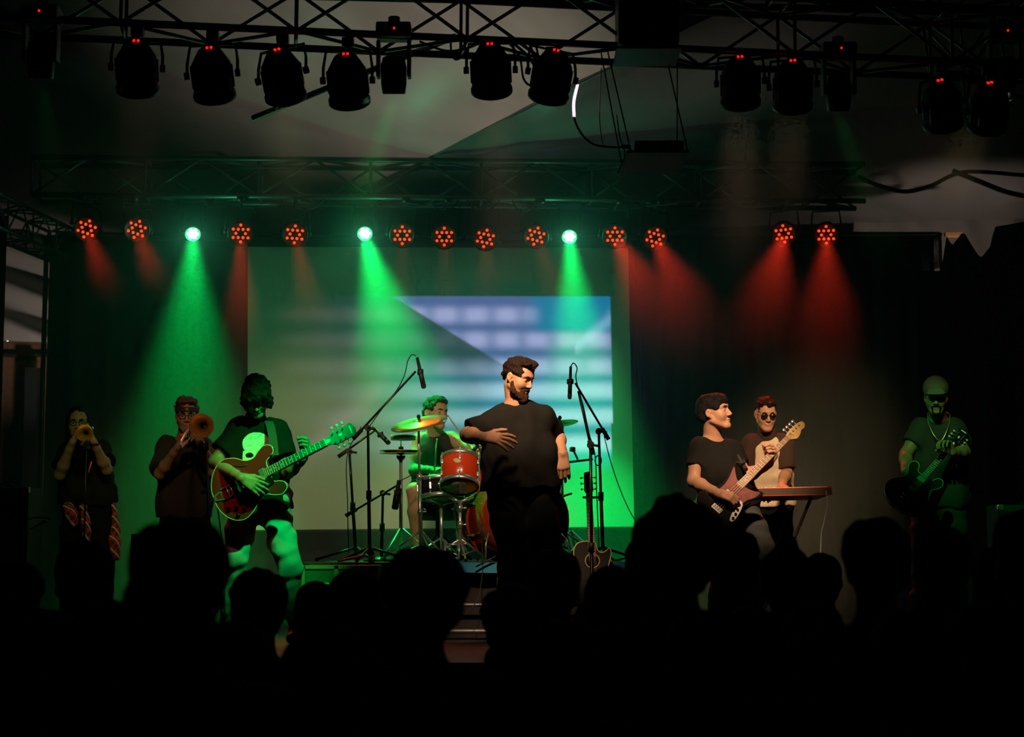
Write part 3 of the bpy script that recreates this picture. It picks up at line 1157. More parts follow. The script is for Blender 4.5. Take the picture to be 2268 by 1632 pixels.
# the tray hangs above eye level so its underside shows; its near edge is the lower one in the picture
yn = FPX * (zt - CAMZ) / (1208 - 386) * 0.985
MB().box(((fr[0] + fr[1]) / 2 - 0.01, (yb + yn) / 2, zt), (fr[1] - fr[0], abs(yb - yn), 0.015)).build('tray', mat('tray board', (0.012, 0.014, 0.01), 0.7), pr)
MB().bevbox(((fr[0] + fr[1]) / 2 + 0.01, (yb + yn) / 2, zt + 0.055), (0.27, 0.24, 0.085), 0.012).build('projector_body', M_CAN, pr)
for px, py, xx, yy in ((1345, 110, fr[0] + 0.01, yb - 0.02), (1475, 122, fr[1] - 0.02, yb - 0.02), (1330, 110, fr[0] + 0.01, yn + 0.02), (1500, 122, fr[1] - 0.02, yn + 0.02)):
    MB().cyl(P(px, py, 8.7), (xx, yy, zt), 0.004, seg=5).build('wire', M_RUBBER, pr)
M_WHITEPLASTIC = mat('white plastic', (0.75, 0.75, 0.68), 0.4)
cd = thing('power_lead', 'loose white cord looping down to the projector, lit bright pink at its top', 'cord', P(1272, 190, 8.75))
MB().tube(smooth_path([P(1278, 186, 8.75), P(1271, 225, 8.75), P(1272, 262, 8.75), P(1287, 295, 8.75), P(1312, 318, 8.75), P(1345, 325, 8.75), P(1384, 326, 8.8)]), 0.0062, 8).build('cord', M_WHITEPLASTIC, cd)
MB().tube(smooth_path([P(1332, 150, 8.75), P(1328, 250, 8.75), P(1331, 295, 8.75), P(1336, 323, 8.75)]), 0.003, 6).build('thin_cord', M_WHITEPLASTIC, cd)
MB().tube(smooth_path([P(1366, 255, 8.75), P(1372, 300, 8.75), P(1379, 325, 8.8), P(1384, 345, 8.8), P(1368, 385, 8.8)]), 0.004, 6).build('thin_cord', M_WHITEPLASTIC, cd)
MB().bevbox(P(1385, 326, 8.8), (0.05, 0.03, 0.025), 0.006).build('plug', M_WHITEPLASTIC, cd)
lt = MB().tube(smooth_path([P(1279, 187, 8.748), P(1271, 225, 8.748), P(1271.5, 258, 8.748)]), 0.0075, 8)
lt.build('painted_glow', mat('pink cord glow', (1, 0.6, 0.9), 0.4, emit=(1.0, 0.36, 0.72), estr=3.2), cd)  # pink light on the cord, put in as its own glow

# loose cables hanging from the trusses
def cable(label, pts, r=0.007, m=None):
    o = MB().tube(smooth_path(pts), r, 6).build('hanging_cable', m or M_RUBBER)
    return tag(o, label, 'cable')


cable('black cable looping from the front truss beside the middle par lamp', [P(930, 92, 8.55), P(985, 112, 8.5), P(1030, 108, 8.5), P(1075, 90, 8.6)])
cable('black cable with a plug dangling left of the middle par lamp', [P(998, 90, 8.55), P(1000, 115, 8.5), P(1010, 132, 8.5), P(1030, 118, 8.5), P(1028, 92, 8.55)], 0.006)
cable('cable bundle hanging between the two middle par lamps', [P(1120, 88, 8.6), P(1150, 125, 8.5), P(1160, 175, 8.45), P(1180, 188, 8.45), P(1195, 150, 8.5), P(1185, 90, 8.6)], 0.006)
cable('cable hanging close to the right middle par lamp', [P(1130, 90, 8.6), P(1165, 120, 8.5), P(1190, 150, 8.45), P(1172, 95, 8.6)], 0.008)
cable('dark cable sagging across the tent roof at the right', [P(1900, 392, 13.4), P(1950, 412, 13.4), P(2005, 424, 13.4), P(2060, 412, 13.4), P(2110, 388, 13.4), P(2160, 380, 13.3), P(2290, 390, 13.3)], 0.018)
cable('dark cable running down the tent roof to the right edge', [P(2110, 378, 13.0), P(2170, 402, 13.0), P(2230, 425, 13.0), P(2300, 440, 13.0)], 0.02)
for k, (a, b_) in enumerate(((620, 720), (940, 1010), (1020, 1100), (1120, 1180), (1420, 1500))):
    cable(('thin lamp lead looping under the back truss left of the screen', 'thin lamp lead under the back truss above the drummer', 'thin lamp lead under the back truss above the singer', 'thin lamp lead under the back truss near the right green lamp', 'thin lamp lead under the back truss right of the screen')[k],
          [back_top(a), back_top(a + (b_ - a) * 0.3) - Vector((0, 0, 0.10)), back_top(a + (b_ - a) * 0.7) - Vector((0, 0, 0.085)), back_top(b_)], 0.006)
# small pale strip behind the back row
sl = MB().bevbox(P(1140, 527, 14.62), (0.85, 0.03, 0.05), 0.005)
tag(sl.build('batten', M_ALU), 'pale metal batten behind the lamps above the screen', 'batten')

# ------------------------------------------------------------------ people
def V(*a):
    return Vector(a)


M_SKIN = mat('skin', (0.46, 0.25, 0.155), 0.5, spec=0.35, noise=0.10, nscale=25, bump=0.08, bscale=120)
M_SKIN2 = mat('tanned skin', (0.36, 0.20, 0.125), 0.5, spec=0.35, noise=0.10, nscale=25, bump=0.08, bscale=120)
M_HAIRK = mat('black hair', (0.009, 0.0085, 0.0085), 0.55, spec=0.15, bump=0.9, bscale=140)
M_HAIRB = mat('brown hair', (0.016, 0.0085, 0.006), 0.6, spec=0.12, bump=0.9, bscale=140)
M_BEARD = mat('brown beard', (0.05, 0.022, 0.012), 0.7, spec=0.12, bump=1.0, bscale=220)
M_TEEBLACK = mat('black cotton', (0.0105, 0.0105, 0.0095), 0.9, spec=0.1, bump=0.3, bscale=200)
M_PANTSBLACK = mat('black trousers', (0.006, 0.0068, 0.0065), 0.9, spec=0.08, bump=0.2, bscale=150)
M_EYE = mat('dark eye', (0.01, 0.008, 0.006), 0.15)
M_LIP = mat('lips', (0.34, 0.13, 0.10), 0.5)
M_SHOE = mat('black shoe', (0.012, 0.012, 0.012), 0.5)


class HeadFrame:
    def __init__(self, c, yaw=0, pitch=0, roll=0, s=1.0):
        """yaw turns the face to the viewer's right, pitch drops it, roll tips the crown to the viewer's right (degrees)"""
        a, b, g = (math.radians(t) for t in (yaw, pitch, roll))
        f = V(math.sin(a), -math.cos(a), 0)
        r = V(math.cos(a), math.sin(a), 0)
        u = V(0, 0, 1)
        f, u = f * math.cos(b) - u * math.sin(b), u * math.cos(b) + f * math.sin(b)
        u, r = u * math.cos(g) + r * math.sin(g), r * math.cos(g) - u * math.sin(g)
        self.c, self.r, self.f, self.u, self.s = Vector(c), r, f, u, s
        self.R = [list(r), list(f), list(u)]

    def w(self, x, y, z):
        return self.c + (self.r * x + self.f * y + self.u * z) * self.s

    def ell(self, sd, c, rad, k=0.02, sub=False):
        sd.ell(self.w(*c), [q * self.s for q in rad], self.R, k * self.s, sub)

    def cone(self, sd, a, b, ra, rb, k=0.02, sub=False):
        sd.cone(self.w(*a), self.w(*b), ra * self.s, rb * self.s, k * self.s, sub)

    def matrix(self):
        """x viewer-right of the face, y up, z out of the face"""
        M = Matrix((self.r, self.u, self.f)).transposed().to_4x4() @ Matrix.Scale(self.s, 4)
        M.translation = self.c
        return M


def head_sdf(H):
    s = SDF()
    H.ell(s, (0, -0.012, 0.035), (0.074, 0.094, 0.084))
    H.ell(s, (0, 0.035, -0.025), (0.060, 0.058, 0.072), 0.03)
    for q in (-1, 1):
        H.cone(s, (q * 0.052, 0.0, -0.05), (q * 0.020, 0.068, -0.096), 0.018, 0.017, 0.03)
        H.ell(s, (q * 0.038, 0.060, -0.022), (0.022, 0.022, 0.026), 0.03)
        H.cone(s, (q * 0.012, 0.088, 0.030), (q * 0.046, 0.072, 0.028), 0.011, 0.009, 0.016)
    H.ell(s, (0, 0.078, -0.098), (0.022, 0.018, 0.018), None or 0.025)
    H.ell(s, (0, 0.060, 0.055), (0.05, 0.03, 0.04), 0.03)
    for q in (-1, 1):
        H.ell(s, (q * 0.031, 0.098, 0.006), (0.017, 0.013, 0.011), 0.014, True)
        H.ell(s, (q * 0.031, 0.0785, 0.005), (0.0145, 0.0125, 0.0115), 0.003)
    H.cone(s, (0, 0.089, 0.016), (0, 0.110, -0.026), 0.0085, 0.0115, 0.010)
    for q in (-1, 1):
        H.ell(s, (q * 0.0115, 0.1, -0.031), (0.0085, 0.011, 0.0075), 0.006)
    H.ell(s, (0, 0.0905, -0.058), (0.023, 0.010, 0.0065), 0.007)
    H.ell(s, (0, 0.0885, -0.070), (0.020, 0.010, 0.0075), 0.007)
    H.ell(s, (0, 0.102, -0.064), (0.022, 0.008, 0.0022), 0.004, True)
    for q in (-1, 1):
        H.ell(s, (q * 0.077, -0.012, 0.000), (0.010, 0.019, 0.027), 0.008)
        H.ell(s, (q * 0.070, 0.0, -0.026), (0.009, 0.010, 0.012), 0.008)
        H.ell(s, (q * 0.087, -0.006, 0.004), (0.007, 0.011, 0.018), 0.006, True)
    return s


def hand_sdf(s, wrist, f, n, side, curl=(0.3, 0.4, 0.3), spread=0.12, size=1.0, thumb=(0.6, 0.3), curls=None):
    """five-fingered hand: f points to the knuckles, n out of the back of the hand, side towards the thumb"""
    f = Vector(f).normalized()
    n = Vector(n)
    n = (n - f * n.dot(f)).normalized()
    sd = Vector(side)
    sd = (sd - f * sd.dot(f) - n * sd.dot(n)).normalized()
    w = Vector(wrist)
    z = size
    offs = (0.027, 0.009, -0.010, -0.027)
    lens = ((0.044, 0.026, 0.021), (0.049, 0.030, 0.022), (0.045, 0.028, 0.021), (0.036, 0.021, 0.019))
    for i in range(4):
        k = w + f * (0.086 - 0.004 * abs(i - 1)) * z + sd * offs[i] * z + n * 0.004 * z
        s.cone(w + sd * offs[i] * 0.45 * z, k, 0.016 * z, 0.0118 * z, 0.012)
        c = curls[i] if curls else curl
        d = (f + sd * (spread * (1.5 - i) / 1.5)).normalized()
        ang = 0.0
        p = k
        r = 0.0098 * z
        for j in range(3):
            ang += c[j]
            dd = d * math.cos(ang) - n * math.sin(ang)
            q = p + dd * lens[i][j] * z
            s.cone(p, q, r, r * 0.9, 0.004)
            p, r = q, r * 0.9
    t0 = w + f * 0.022 * z + sd * 0.020 * z - n * 0.004 * z
    a, b = thumb
    d1 = (f * 0.75 + sd * a - n * b).normalized()
    t1 = t0 + d1 * 0.044 * z
    d2 = (f * 0.95 + sd * a * 0.5 - n * b * 1.2).normalized()
    t2 = t1 + d2 * 0.034 * z
    d3 = (f * 1.0 + sd * a * 0.25 - n * b * 1.5).normalized()
    t3 = t2 + d3 * 0.026 * z
    s.cone(t0, t1, 0.0165 * z, 0.0125 * z, 0.014)
    s.cone(t1, t2, 0.0115 * z, 0.0102 * z, 0.005)
    s.cone(t2, t3, 0.0102 * z, 0.0085 * z, 0.004)
    return s


def lerp(a, b, t):
    return Vector(a).lerp(Vector(b), t)


def human(label, J, group=None):
    """a person as one body mesh with clothes, hair and so on as parts; J holds the joints in world space"""
    base = (V(*J['anL']) + V(*J['anR'])) / 2
    root = thing('person', label, 'person', (base.x, base.y, J.get('ground', 0.0)), group)
    g = J.get('g', 1.0)
    skin = J.get('skin', M_SKIN)
    H = HeadFrame(J['head'], J.get('yaw', 0), J.get('pitch', 0), J.get('roll', 0), J.get('hs', 1.0))
    shL, shR, hiL, hiR = (V(*J[k]) for k in ('shL', 'shR', 'hipL', 'hipR'))
    nb = J.get('neck', (shL + shR) / 2 + V(0, 0, 0.03))
    nb = V(*nb)
    b = SDF()
    for a, c in ((lerp(shL, shR, 0.25), lerp(hiL, hiR, 0.12)), (lerp(shR, shL, 0.25), lerp(hiR, hiL, 0.12))):
        b.chain([a - V(0, 0, 0.085), lerp(a, c, 0.55), c], [0.085 * g, 0.082 * g, 0.078 * g], 0.06)
    for q_ in (shL, shR):
        b.cone(lerp(nb, q_, 0.2) - V(0, 0, 0.04), q_, 0.045 * g, 0.052 * g, 0.04)
    b.cone(nb - V(0, 0, 0.02), H.w(0, -0.022, -0.05), 0.060, 0.054, 0.03)
    for q in 'LR':
        sh, el, wr = V(*J['sh' + q]), V(*J['el' + q]), V(*J['wr' + q])
        b.chain([sh, lerp(sh, el, 0.5), el], [0.055 * g, 0.047 * g, 0.040 * g], 0.03)
        b.chain([el, lerp(el, wr, 0.3), lerp(el, wr, 0.8), wr], [0.039 * g, 0.042 * g, 0.029, 0.026], 0.02)
        hp, kn, an = V(*J['hip' + q]), V(*J['kn' + q]), V(*J['an' + q])
        lf = 1.0 if J.get('bare_legs') else 0.8          # legs are slimmer inside long trousers
        b.chain([hp, lerp(hp, kn, 0.5), kn], [0.080 * g * lf, 0.070 * g * lf, 0.054 * lf], 0.04)
        b.chain([kn, lerp(kn, an, 0.35), an], [0.054 * lf, 0.056 * lf, 0.036], 0.03)
        b.chain([an, an + V(*J.get('toe' + q, (0, -0.15, -0.04)))], [0.036, 0.03], 0.02)
    parts = [b.mesh_arrays(J.get('res', 0.011))]
    hd = head_sdf(H)
    hd.cone(nb - V(0, 0, 0.02), H.w(0, -0.022, -0.05), 0.060, 0.054, 0.02)
    parts.append(hd.mesh_arrays(0.0045 if not J.get('dim') else 0.006))
    for q in 'LR':
        if 'hand' + q in J:
            h = SDF()
            wr, el = V(*J['wr' + q]), V(*J['el' + q])
            d = (wr - el).normalized()
            h.cone(wr - d * 0.08, wr + d * 0.01, 0.029, 0.026, 0.012)
            hand_sdf(h, wr, **J['hand' + q])
            parts.append(h.mesh_arrays(0.0038))
    body = link('body', arrays_to_mesh('body', parts), skin, root)
    # face details
    M = H.matrix()
    for q in (-1, 1):
        MB().ball((q * 0.031, 0.0045, 0.0865), (0.0075, 0.0075, 0.005), M, 8, 5).build('eye', M_EYE, root)
        if not J.get('nobrow'):
            MB().tube([(q * 0.012, 0.0255, 0.0985), (q * 0.030, 0.030, 0.0945), (q * 0.047, 0.025, 0.080)], [0.005, 0.0055, 0.003], 6, True, M).build('eyebrow', J.get('hairmat', M_HAIRB), root)
    MB().ball((0, -0.0675, 0.0915), (0.016, 0.006, 0.0075), M, 10, 6).build('lips', M_LIP, root)
    # shoes
    for q in 'LR':
        an = V(*J['an' + q])
        toe = V(*J.get('toe' + q, (0, -0.15, -0.04)))
        sh = SDF()
        gz = J.get('ground', 0.0)
        heel = V(an.x, an.y, max(gz + 0.036, an.z - 0.045)) - toe.normalized() * 0.05
        tip = V(an.x + toe.x * 1.15, an.y + toe.y * 1.15, heel.z)
        sh.cone(heel, tip, 0.042, 0.038, 0.02).cone(V(an.x, an.y, an.z + 0.02), heel, 0.045, 0.04, 0.03)
        sh.cut((0, 0, gz + 0.002), (0, 0, -1))
        sdf_obj('shoe', sh, 0.012, M_SHOE, root)
    return root, H


def shirt(root, J, m, hem=0.10, sleeve=0.62, g=1.0, rc=0.108, rw=0.108, rh=0.118, res=0.008, folds=0.006, seed=1, neck=0.078, name='t_shirt', belly=None, neckdrop=0.0, sleeves=True, yoke=0.062, hemR=None, sleeve_r=0.068):
    s = SDF()
    shL, shR, hiL, hiR = (V(*J[k]) for k in ('shL', 'shR', 'hipL', 'hipR'))
    up = ((shL + shR) / 2 - (hiL + hiR) / 2).normalized()
    hemv = -up * (hem + 0.08)
    for a, c in ((lerp(shL, shR, 0.22), lerp(hiL, hiR, 0.08)), (lerp(shR, shL, 0.22), lerp(hiR, hiL, 0.08))):
        s.chain([a - up * 0.085, lerp(a, c, 0.55), c, c + hemv], [rc * 0.92 * g, rw * g, rh * g, rh * 1.02 * g], 0.06)
    nb = V(*J.get('neck', (shL + shR) / 2 + V(0, 0, 0.03)))
    for q_ in (shL, shR):
        s.cone(lerp(nb, q_, 0.25) - up * 0.045, q_, yoke * 0.85 * g, (sleeve_r if sleeves else yoke) * g, 0.03)
    s.cone(lerp(nb, shL, 0.3) - up * 0.085, lerp(nb, shR, 0.3) - up * 0.085, 0.088 * g, 0.088 * g, 0.04)
    if belly:
        s.ell(belly[0], belly[1], None, 0.08)
    hc = (hiL + hiR) / 2 - up * hem
    s.cut(hc, -up)
    if sleeves:
        for q in 'LR':
            sl = sleeve if not isinstance(sleeve, (tuple, list)) else sleeve['LR'.index(q)]
            sh, el = V(*J['sh' + q]), V(*J['el' + q])
            end = lerp(sh, el, min(1, sl))
            s.cone(sh, end, sleeve_r * g, (sleeve_r + 0.004) * g, 0.045, flat=sl <= 1)
            if sl > 1:
                s.cone(el, lerp(el, J['wr' + q], sl - 1), sleeve_r * 0.9 * g, 0.045 * g, 0.03, flat=True)
    nb = V(*J.get('neck', (shL + shR) / 2 + V(0, 0, 0.03)))
    hdc = V(*J['head'])
    d = (hdc - nb).normalized()
    s.cone(nb - d * (0.005 + neckdrop) + V(0, -neckdrop * 0.5, 0), nb + d * 0.2, neck, neck * 1.25, 0.012, True)
    if folds:
        s.noise(folds, 17, seed, (1, 1, 0.45))
        s.noise(folds * 0.5, 38, seed + 5, (1, 1, 0.5))
    s.field = True
    o = sdf_obj(name, s, res, m, root)
    return o, s


def trousers(root, J, m, rk=0.075, ra=0.062, rt=0.098, g=1.0, res=0.009, folds=0.006, seed=3, length=1.0, name='trousers'):
    s = SDF()
    hiL, hiR = V(*J['hipL']), V(*J['hipR'])
    s.cone(hiL + V(0, 0, 0.05), hiR + V(0, 0, 0.05), 0.115 * g, 0.115 * g, 0.05)
    s.cone(lerp(hiL, hiR, 0.3) - V(0, 0, 0.03), lerp(hiL, hiR, 0.7) - V(0, 0, 0.03), 0.095 * g, 0.095 * g, 0.04)
    for q in 'LR':
        hp, kn, an = V(*J['hip' + q]), V(*J['kn' + q]), V(*J['an' + q])
        if length >= 1:
            s.chain([hp, lerp(hp, kn, 0.5), kn], [rt * g, rt * 0.9 * g, rk * g], 0.04)
            s.cone(kn, lerp(kn, an, 0.5), rk * g, rk * 0.95 * g, 0.03)
            s.cone(lerp(kn, an, 0.5), lerp(kn, an, 0.97), rk * 0.95 * g, ra * g, 0.02, flat=True)
        else:
            s.cone(hp, lerp(hp, kn, length), rt * g, rk * g * 1.15, 0.04, flat=True)
    if folds:
        s.noise(folds, 19, seed, (1, 1, 1.6))
        s.noise(folds * 0.5, 40, seed + 2, (1, 1, 1.8))
    return sdf_obj(name, s, res, m, root)


def hair_obj(root, H, adds, subs, m, amp=0.006, freq=85, seed=2, res=0.006, name='hair', k=0.02, ksub=0.012):
    s = SDF()
    for c, r in adds:
        H.ell(s, c, r, k)
    if amp:
        s.noise(amp, freq, seed)
        s.noise(amp * 0.5, freq * 2.1, seed + 3)
    for c, r in subs:
        H.ell(s, c, r, ksub, True)
    return sdf_obj(name, s, res, m, root)


def decal(name, s, pts, fn_mask, m, root, Y0, h=0.004, lift=0.0025, dirn=V(0, 1, 0)):
    """thin print lying on cloth: a patch of points (x, z) pushed along +y until it meets the cloth field s"""
    (x0, x1), (z0, z1) = pts
    nx, nz = int((x1 - x0) / h), int((z1 - z0) / h)
    xs = np.linspace(x0, x1, nx + 1)
    zs = np.linspace(z0, z1, nz + 1)
    gx, gz = np.meshgrid(xs, zs, indexing='ij')
    p = np.stack([gx.ravel(), np.full(gx.size, Y0), gz.ravel()], 1).astype(np.float32)
    for _ in range(60):
        d = s.ev(p)
        p[:, 1] += np.clip(d, -0.02, 0.05) * 0.8
    ok = np.abs(s.ev(p)) < 0.004
    p[:, 1] -= lift
    ok = ok.reshape(gx.shape)
    idx = np.arange(gx.size).reshape(gx.shape)
    faces = []
    for i in range(nx):
        for j in range(nz):
            if ok[i, j] and ok[i + 1, j] and ok[i, j + 1] and ok[i + 1, j + 1] and fn_mask((xs[i] + xs[i + 1]) / 2, (zs[j] + zs[j + 1]) / 2):
                faces.append((int(idx[i, j]), int(idx[i + 1, j]), int(idx[i + 1, j + 1]), int(idx[i, j + 1])))
    used = sorted({k for f in faces for k in f})
    re = {k: i for i, k in enumerate(used)}
    return MB().add([p[k] for k in used], [[re[k] for k in f] for f in faces]).build(name, m, root)


def glasses(root, H, m, lens=None, r=0.021, name='glasses'):
    M = H.matrix()
    g = MB()
    for q in (-1, 1):
        ring = [(q * 0.031 + r * math.cos(t * math.pi / 8), 0.004 + r * 0.85 * math.sin(t * math.pi / 8), 0.101) for t in range(17)]
        g.tube(ring, 0.0022, 5, False, M)
        g.tube([(q * 0.052, 0.01, 0.099), (q * 0.074, 0.008, 0.06), (q * 0.08, 0.004, -0.005)], 0.002, 5, True, M)
    g.tube([(-0.011, 0.008, 0.102), (0, 0.011, 0.105), (0.011, 0.008, 0.102)], 0.002, 5, True, M)
    o = g.build(name, m, root)
    if lens:
        for q in (-1, 1):
            MB().lathe([(0.0, 0.0), (r, -0.001), (r, 0.002), (0.0, 0.003)], M @ Matrix.Translation((q * 0.031, 0.004, 0.1)), 14).build('lens', lens, o)
    return o


STD_SUB = [((0, 0.115, -0.035), (0.075, 0.062, 0.085)), ((0.0, 0.03, -0.13), (0.12, 0.14, 0.08))]
EARS_SUB = [((0.088, 0.012, -0.015), (0.03, 0.038, 0.045)), ((-0.088, 0.012, -0.015), (0.03, 0.038, 0.045))]

# --- the singer -----------------------------------------------------------------------------------------
J = dict(head=P(1147, 838, 10.0), yaw=54, pitch=18, roll=2, hs=0.95, g=1.13,
         shL=P(1102, 933, 10.02), shR=P(1194, 929, 10.06), neck=P(1142, 880, 10.03),
         elL=P(1036, 963, 9.95), wrL=P(1069, 968, 9.74), elR=P(1232, 962, 10.2), wrR=P(1246, 1004, 10.02),
         hipL=P(1118, 1085, 10.05), hipR=P(1196, 1085, 10.08), knL=P(1136, 1235, 10.0), knR=P(1210, 1230, 10.0),
         anL=P(1134, 1408, 10.08), anR=P(1232, 1408, 10.08), toeR=(0.05, -0.15, -0.04),
         handL=dict(f=V(0.97, -0.2, -0.12), n=V(-0.15, -0.75, 0.6), side=V(0.2, -0.2, 0.9), curl=(0.25, 0.3, 0.2), spread=0.35, size=1.1, thumb=(0.8, 0.0)),
         handR=dict(f=V(0.02, -0.25, -1), n=V(0.0, -1, 0.25), side=V(-1, 0.1, 0), curl=(0.45, 0.6, 0.4), spread=0.12, size=1.12, thumb=(0.5, 0.5)))
singer, H = human('bearded singer in plain black t-shirt and black trousers standing centre stage', J)
shirt(singer, J, M_TEEBLACK, hem=-0.01, sleeve=0.86, g=1.10, rc=0.118, rw=0.128, rh=0.132, seed=11, neck=0.072, belly=(P(1155, 1020, 10.0), (0.15, 0.10, 0.16)), sleeve_r=0.068)
trousers(singer, J, M_PANTSBLACK, rk=0.088, ra=0.075, rt=0.108, seed=4)
hair_obj(singer, H, [((0, -0.02, 0.045), (0.080, 0.098, 0.084)), ((0, 0.03, 0.105), (0.062, 0.075, 0.036)), ((0, 0.085, 0.098), (0.045, 0.03, 0.026)), ((0, -0.085, 0.02), (0.055, 0.03, 0.06))],
         [((0, 0.115, -0.015), (0.078, 0.05, 0.085)), ((0, 0.03, -0.115), (0.12, 0.17, 0.09)), ((0.088, 0.025, -0.02), (0.03, 0.045, 0.048)), ((-0.088, 0.025, -0.02), (0.03, 0.045, 0.048))], M_HAIRB, 0.007, 70, 5, 0.005)
s = SDF()
for q in (-1, 1):
    H.cone(s, (q * 0.062, 0.012, -0.028), (q * 0.05, 0.03, -0.075), 0.012, 0.02, 0.015)
    H.cone(s, (q * 0.05, 0.03, -0.075), (0, 0.078, -0.108), 0.021, 0.027, 0.02)
    H.cone(s, (q * 0.029, 0.081, -0.062), (0, 0.099, -0.047), 0.008, 0.007, 0.008)
    H.cone(s, (q * 0.028, 0.082, -0.055), (q * 0.03, 0.072, -0.085), 0.009, 0.014, 0.012)
H.ell(s, (0, 0.078, -0.1), (0.03, 0.026, 0.026), 0.02)
s.noise(0.0022, 160, 3)
H.ell(s, (0, 0.105, -0.066), (0.014, 0.018, 0.006), 0.006, True)
sdf_obj('beard', s, 0.0045, M_BEARD, singer)

# --- the guitarist in jeans -------------------------------------------------------------------------------
J = dict(head=P(569, 876, 10.28), yaw=8, pitch=44, roll=-3, hs=0.96,
         shL=P(527, 956, 10.42), shR=P(607, 954, 10.42), neck=P(566, 914, 10.42),
         elL=P(476, 1024, 10.36), wrL=P(533, 1058, 10.06), elR=P(637, 1046, 10.34), wrR=P(671, 1016, 10.2),
         hipL=P(540, 1118, 10.46), hipR=P(606, 1118, 10.46), knL=P(524, 1240, 10.38), knR=P(641, 1258, 10.4),
         anL=P(508, 1398, 10.5), anR=P(655, 1398, 10.5), skin=M_SKIN2, hairmat=M_HAIRK,
         handL=dict(f=V(0.82, 0.02, -0.42), n=V(0.1, -1, 0.15), side=V(0.45, 0.1, 0.85), curl=(0.35, 0.45, 0.35), spread=0.2, size=1.08, thumb=(0.5, 0.25)),
         handR=dict(f=V(0.35, -0.35, 0.62), n=V(0.85, 0.3, -0.25), side=V(-0.4, 0.2, 0.8), curl=(0.75, 0.9, 0.6), spread=0.2, size=1.05, thumb=(0.5, 0.7)))
guitarist, H = human('guitarist with bowed head in black skull print t-shirt and pale jeans', J)
M_JEANS = mat('washed denim', (0.30, 0.33, 0.38), 0.85, noise=0.3, nscale=9, bump=0.25, bscale=180)
tee, ts = shirt(guitarist, J, M_TEEBLACK, hem=0.03, sleeve=0.66, g=1.02, seed=21, sleeve_r=0.073)
trousers(guitarist, J, M_JEANS, rk=0.068, ra=0.055, rt=0.094, folds=0.008, seed=8)
hair_obj(guitarist, H, [((0, -0.012, 0.045), (0.087, 0.104, 0.09)), ((0, 0.07, 0.05), (0.074, 0.046, 0.06)), ((0, -0.06, -0.01), (0.082, 0.06, 0.08)), ((0.074, 0.035, -0.005), (0.024, 0.05, 0.07)), ((-0.074, 0.035, -0.005), (0.024, 0.05, 0.07))],
         [((0.012, 0.125, -0.06), (0.042, 0.05, 0.07)), ((0, 0.05, -0.15), (0.1, 0.12, 0.07))], M_HAIRK, 0.006, 75, 9, 0.0055)
# skull print
M_PRINT = mat('pale print', (0.62, 0.66, 0.62), 0.8, noise=0.55, nscale=70)
M_PRINTD = mat('dark print', (0.03, 0.035, 0.03), 0.9)
pc = P(566, 988, 10.3)
PXM = 10.3 / FPX


def skull(x, z):
    u, v = (x - pc.x) / PXM, (pc.z - z) / PXM          # pixels of the photograph around the print's middle
    inside = ((u / 31) ** 2 + ((v + 6) / 26) ** 2 < 1) or (-29 < u < 20 - max(0, v - 12) * 0.5 and 10 < v < 42 - abs(u + 8) * 0.3)
    eye1 = ((u + 14) / 9) ** 2 + ((v - 20) / 6) ** 2 < 1
    eye2 = ((u - 12) / 8) ** 2 + ((v - 19) / 6) ** 2 < 1
    nose = ((u + 1) / 4) ** 2 + ((v - 29) / 4) ** 2 < 1
    teeth = 34 < v < 41 and int(u + 100) % 7 < 1
    return inside and not (eye1 or eye2 or nose or teeth)


o = decal('skull_print', ts, ((pc.x - 36 * PXM, pc.x + 36 * PXM), (pc.z - 46 * PXM, pc.z + 34 * PXM)), skull, M_PRINT, guitarist, 9.9, 0.0035)
tag(o, 'pale skull printed on the chest')

# --- the drummer ----------------------------------------------------------------------------------------
DZ = 0.517
J = dict(head=P(964, 917, 12.75), yaw=42, pitch=0, roll=4, hs=1.0, ground=DZ, bare_legs=1, hairmat=M_HAIRB,
         shL=P(930, 974, 12.85), shR=P(1000, 972, 12.85), neck=P(964, 953, 12.84),
         elL=P(917, 1042, 12.78), wrL=P(953, 1040, 12.58), elR=P(1034, 990, 12.75), wrR=P(1058, 1003, 12.62),
         hipL=P(944, 1094, 12.9), hipR=P(994, 1094, 12.9), knL=P(918, 1086, 12.5), knR=P(1022, 1088, 12.5),
         anL=P(924, 1216, 12.55), anR=P(1024, 1216, 12.55),
         handL=dict(f=V(0.75, -0.4, -0.1), n=V(0.1, -0.55, 0.8), side=V(0.2, -0.9, 0.2), curl=(1.0, 1.1, 0.8), spread=0.05, thumb=(0.3, 0.6)),
         handR=dict(f=V(0.3, -0.6, 0.2), n=V(0.8, 0.0, 0.5), side=V(-0.3, -0.3, 0.8), curl=(1.0, 1.1, 0.8), spread=0.05, thumb=(0.3, 0.6)))
drummer, H = human('drummer in black tank top and shorts seated behind the red drums', J)
tank, ds = shirt(drummer, J, mat('black jersey', (0.014, 0.016, 0.016), 0.8), hem=0.02, sleeves=False, g=1.02, seed=31, neck=0.066, neckdrop=0.05, yoke=0.05, name='tank_top', folds=0.004)
trousers(drummer, J, M_PANTSBLACK, rk=0.072, rt=0.095, length=0.8, name='shorts', seed=6)
hair_obj(drummer, H, [((0, -0.015, 0.05), (0.082, 0.1, 0.084)), ((0, 0.05, 0.10), (0.06, 0.06, 0.03)), ((0, -0.06, -0.02), (0.07, 0.05, 0.06))],
         [((0, 0.118, -0.02), (0.078, 0.055, 0.085)), ((0, 0.04, -0.13), (0.12, 0.15, 0.08))] + EARS_SUB, M_HAIRB, 0.006, 70, 12, 0.006)
pc2 = P(985, 1006, 12.6)
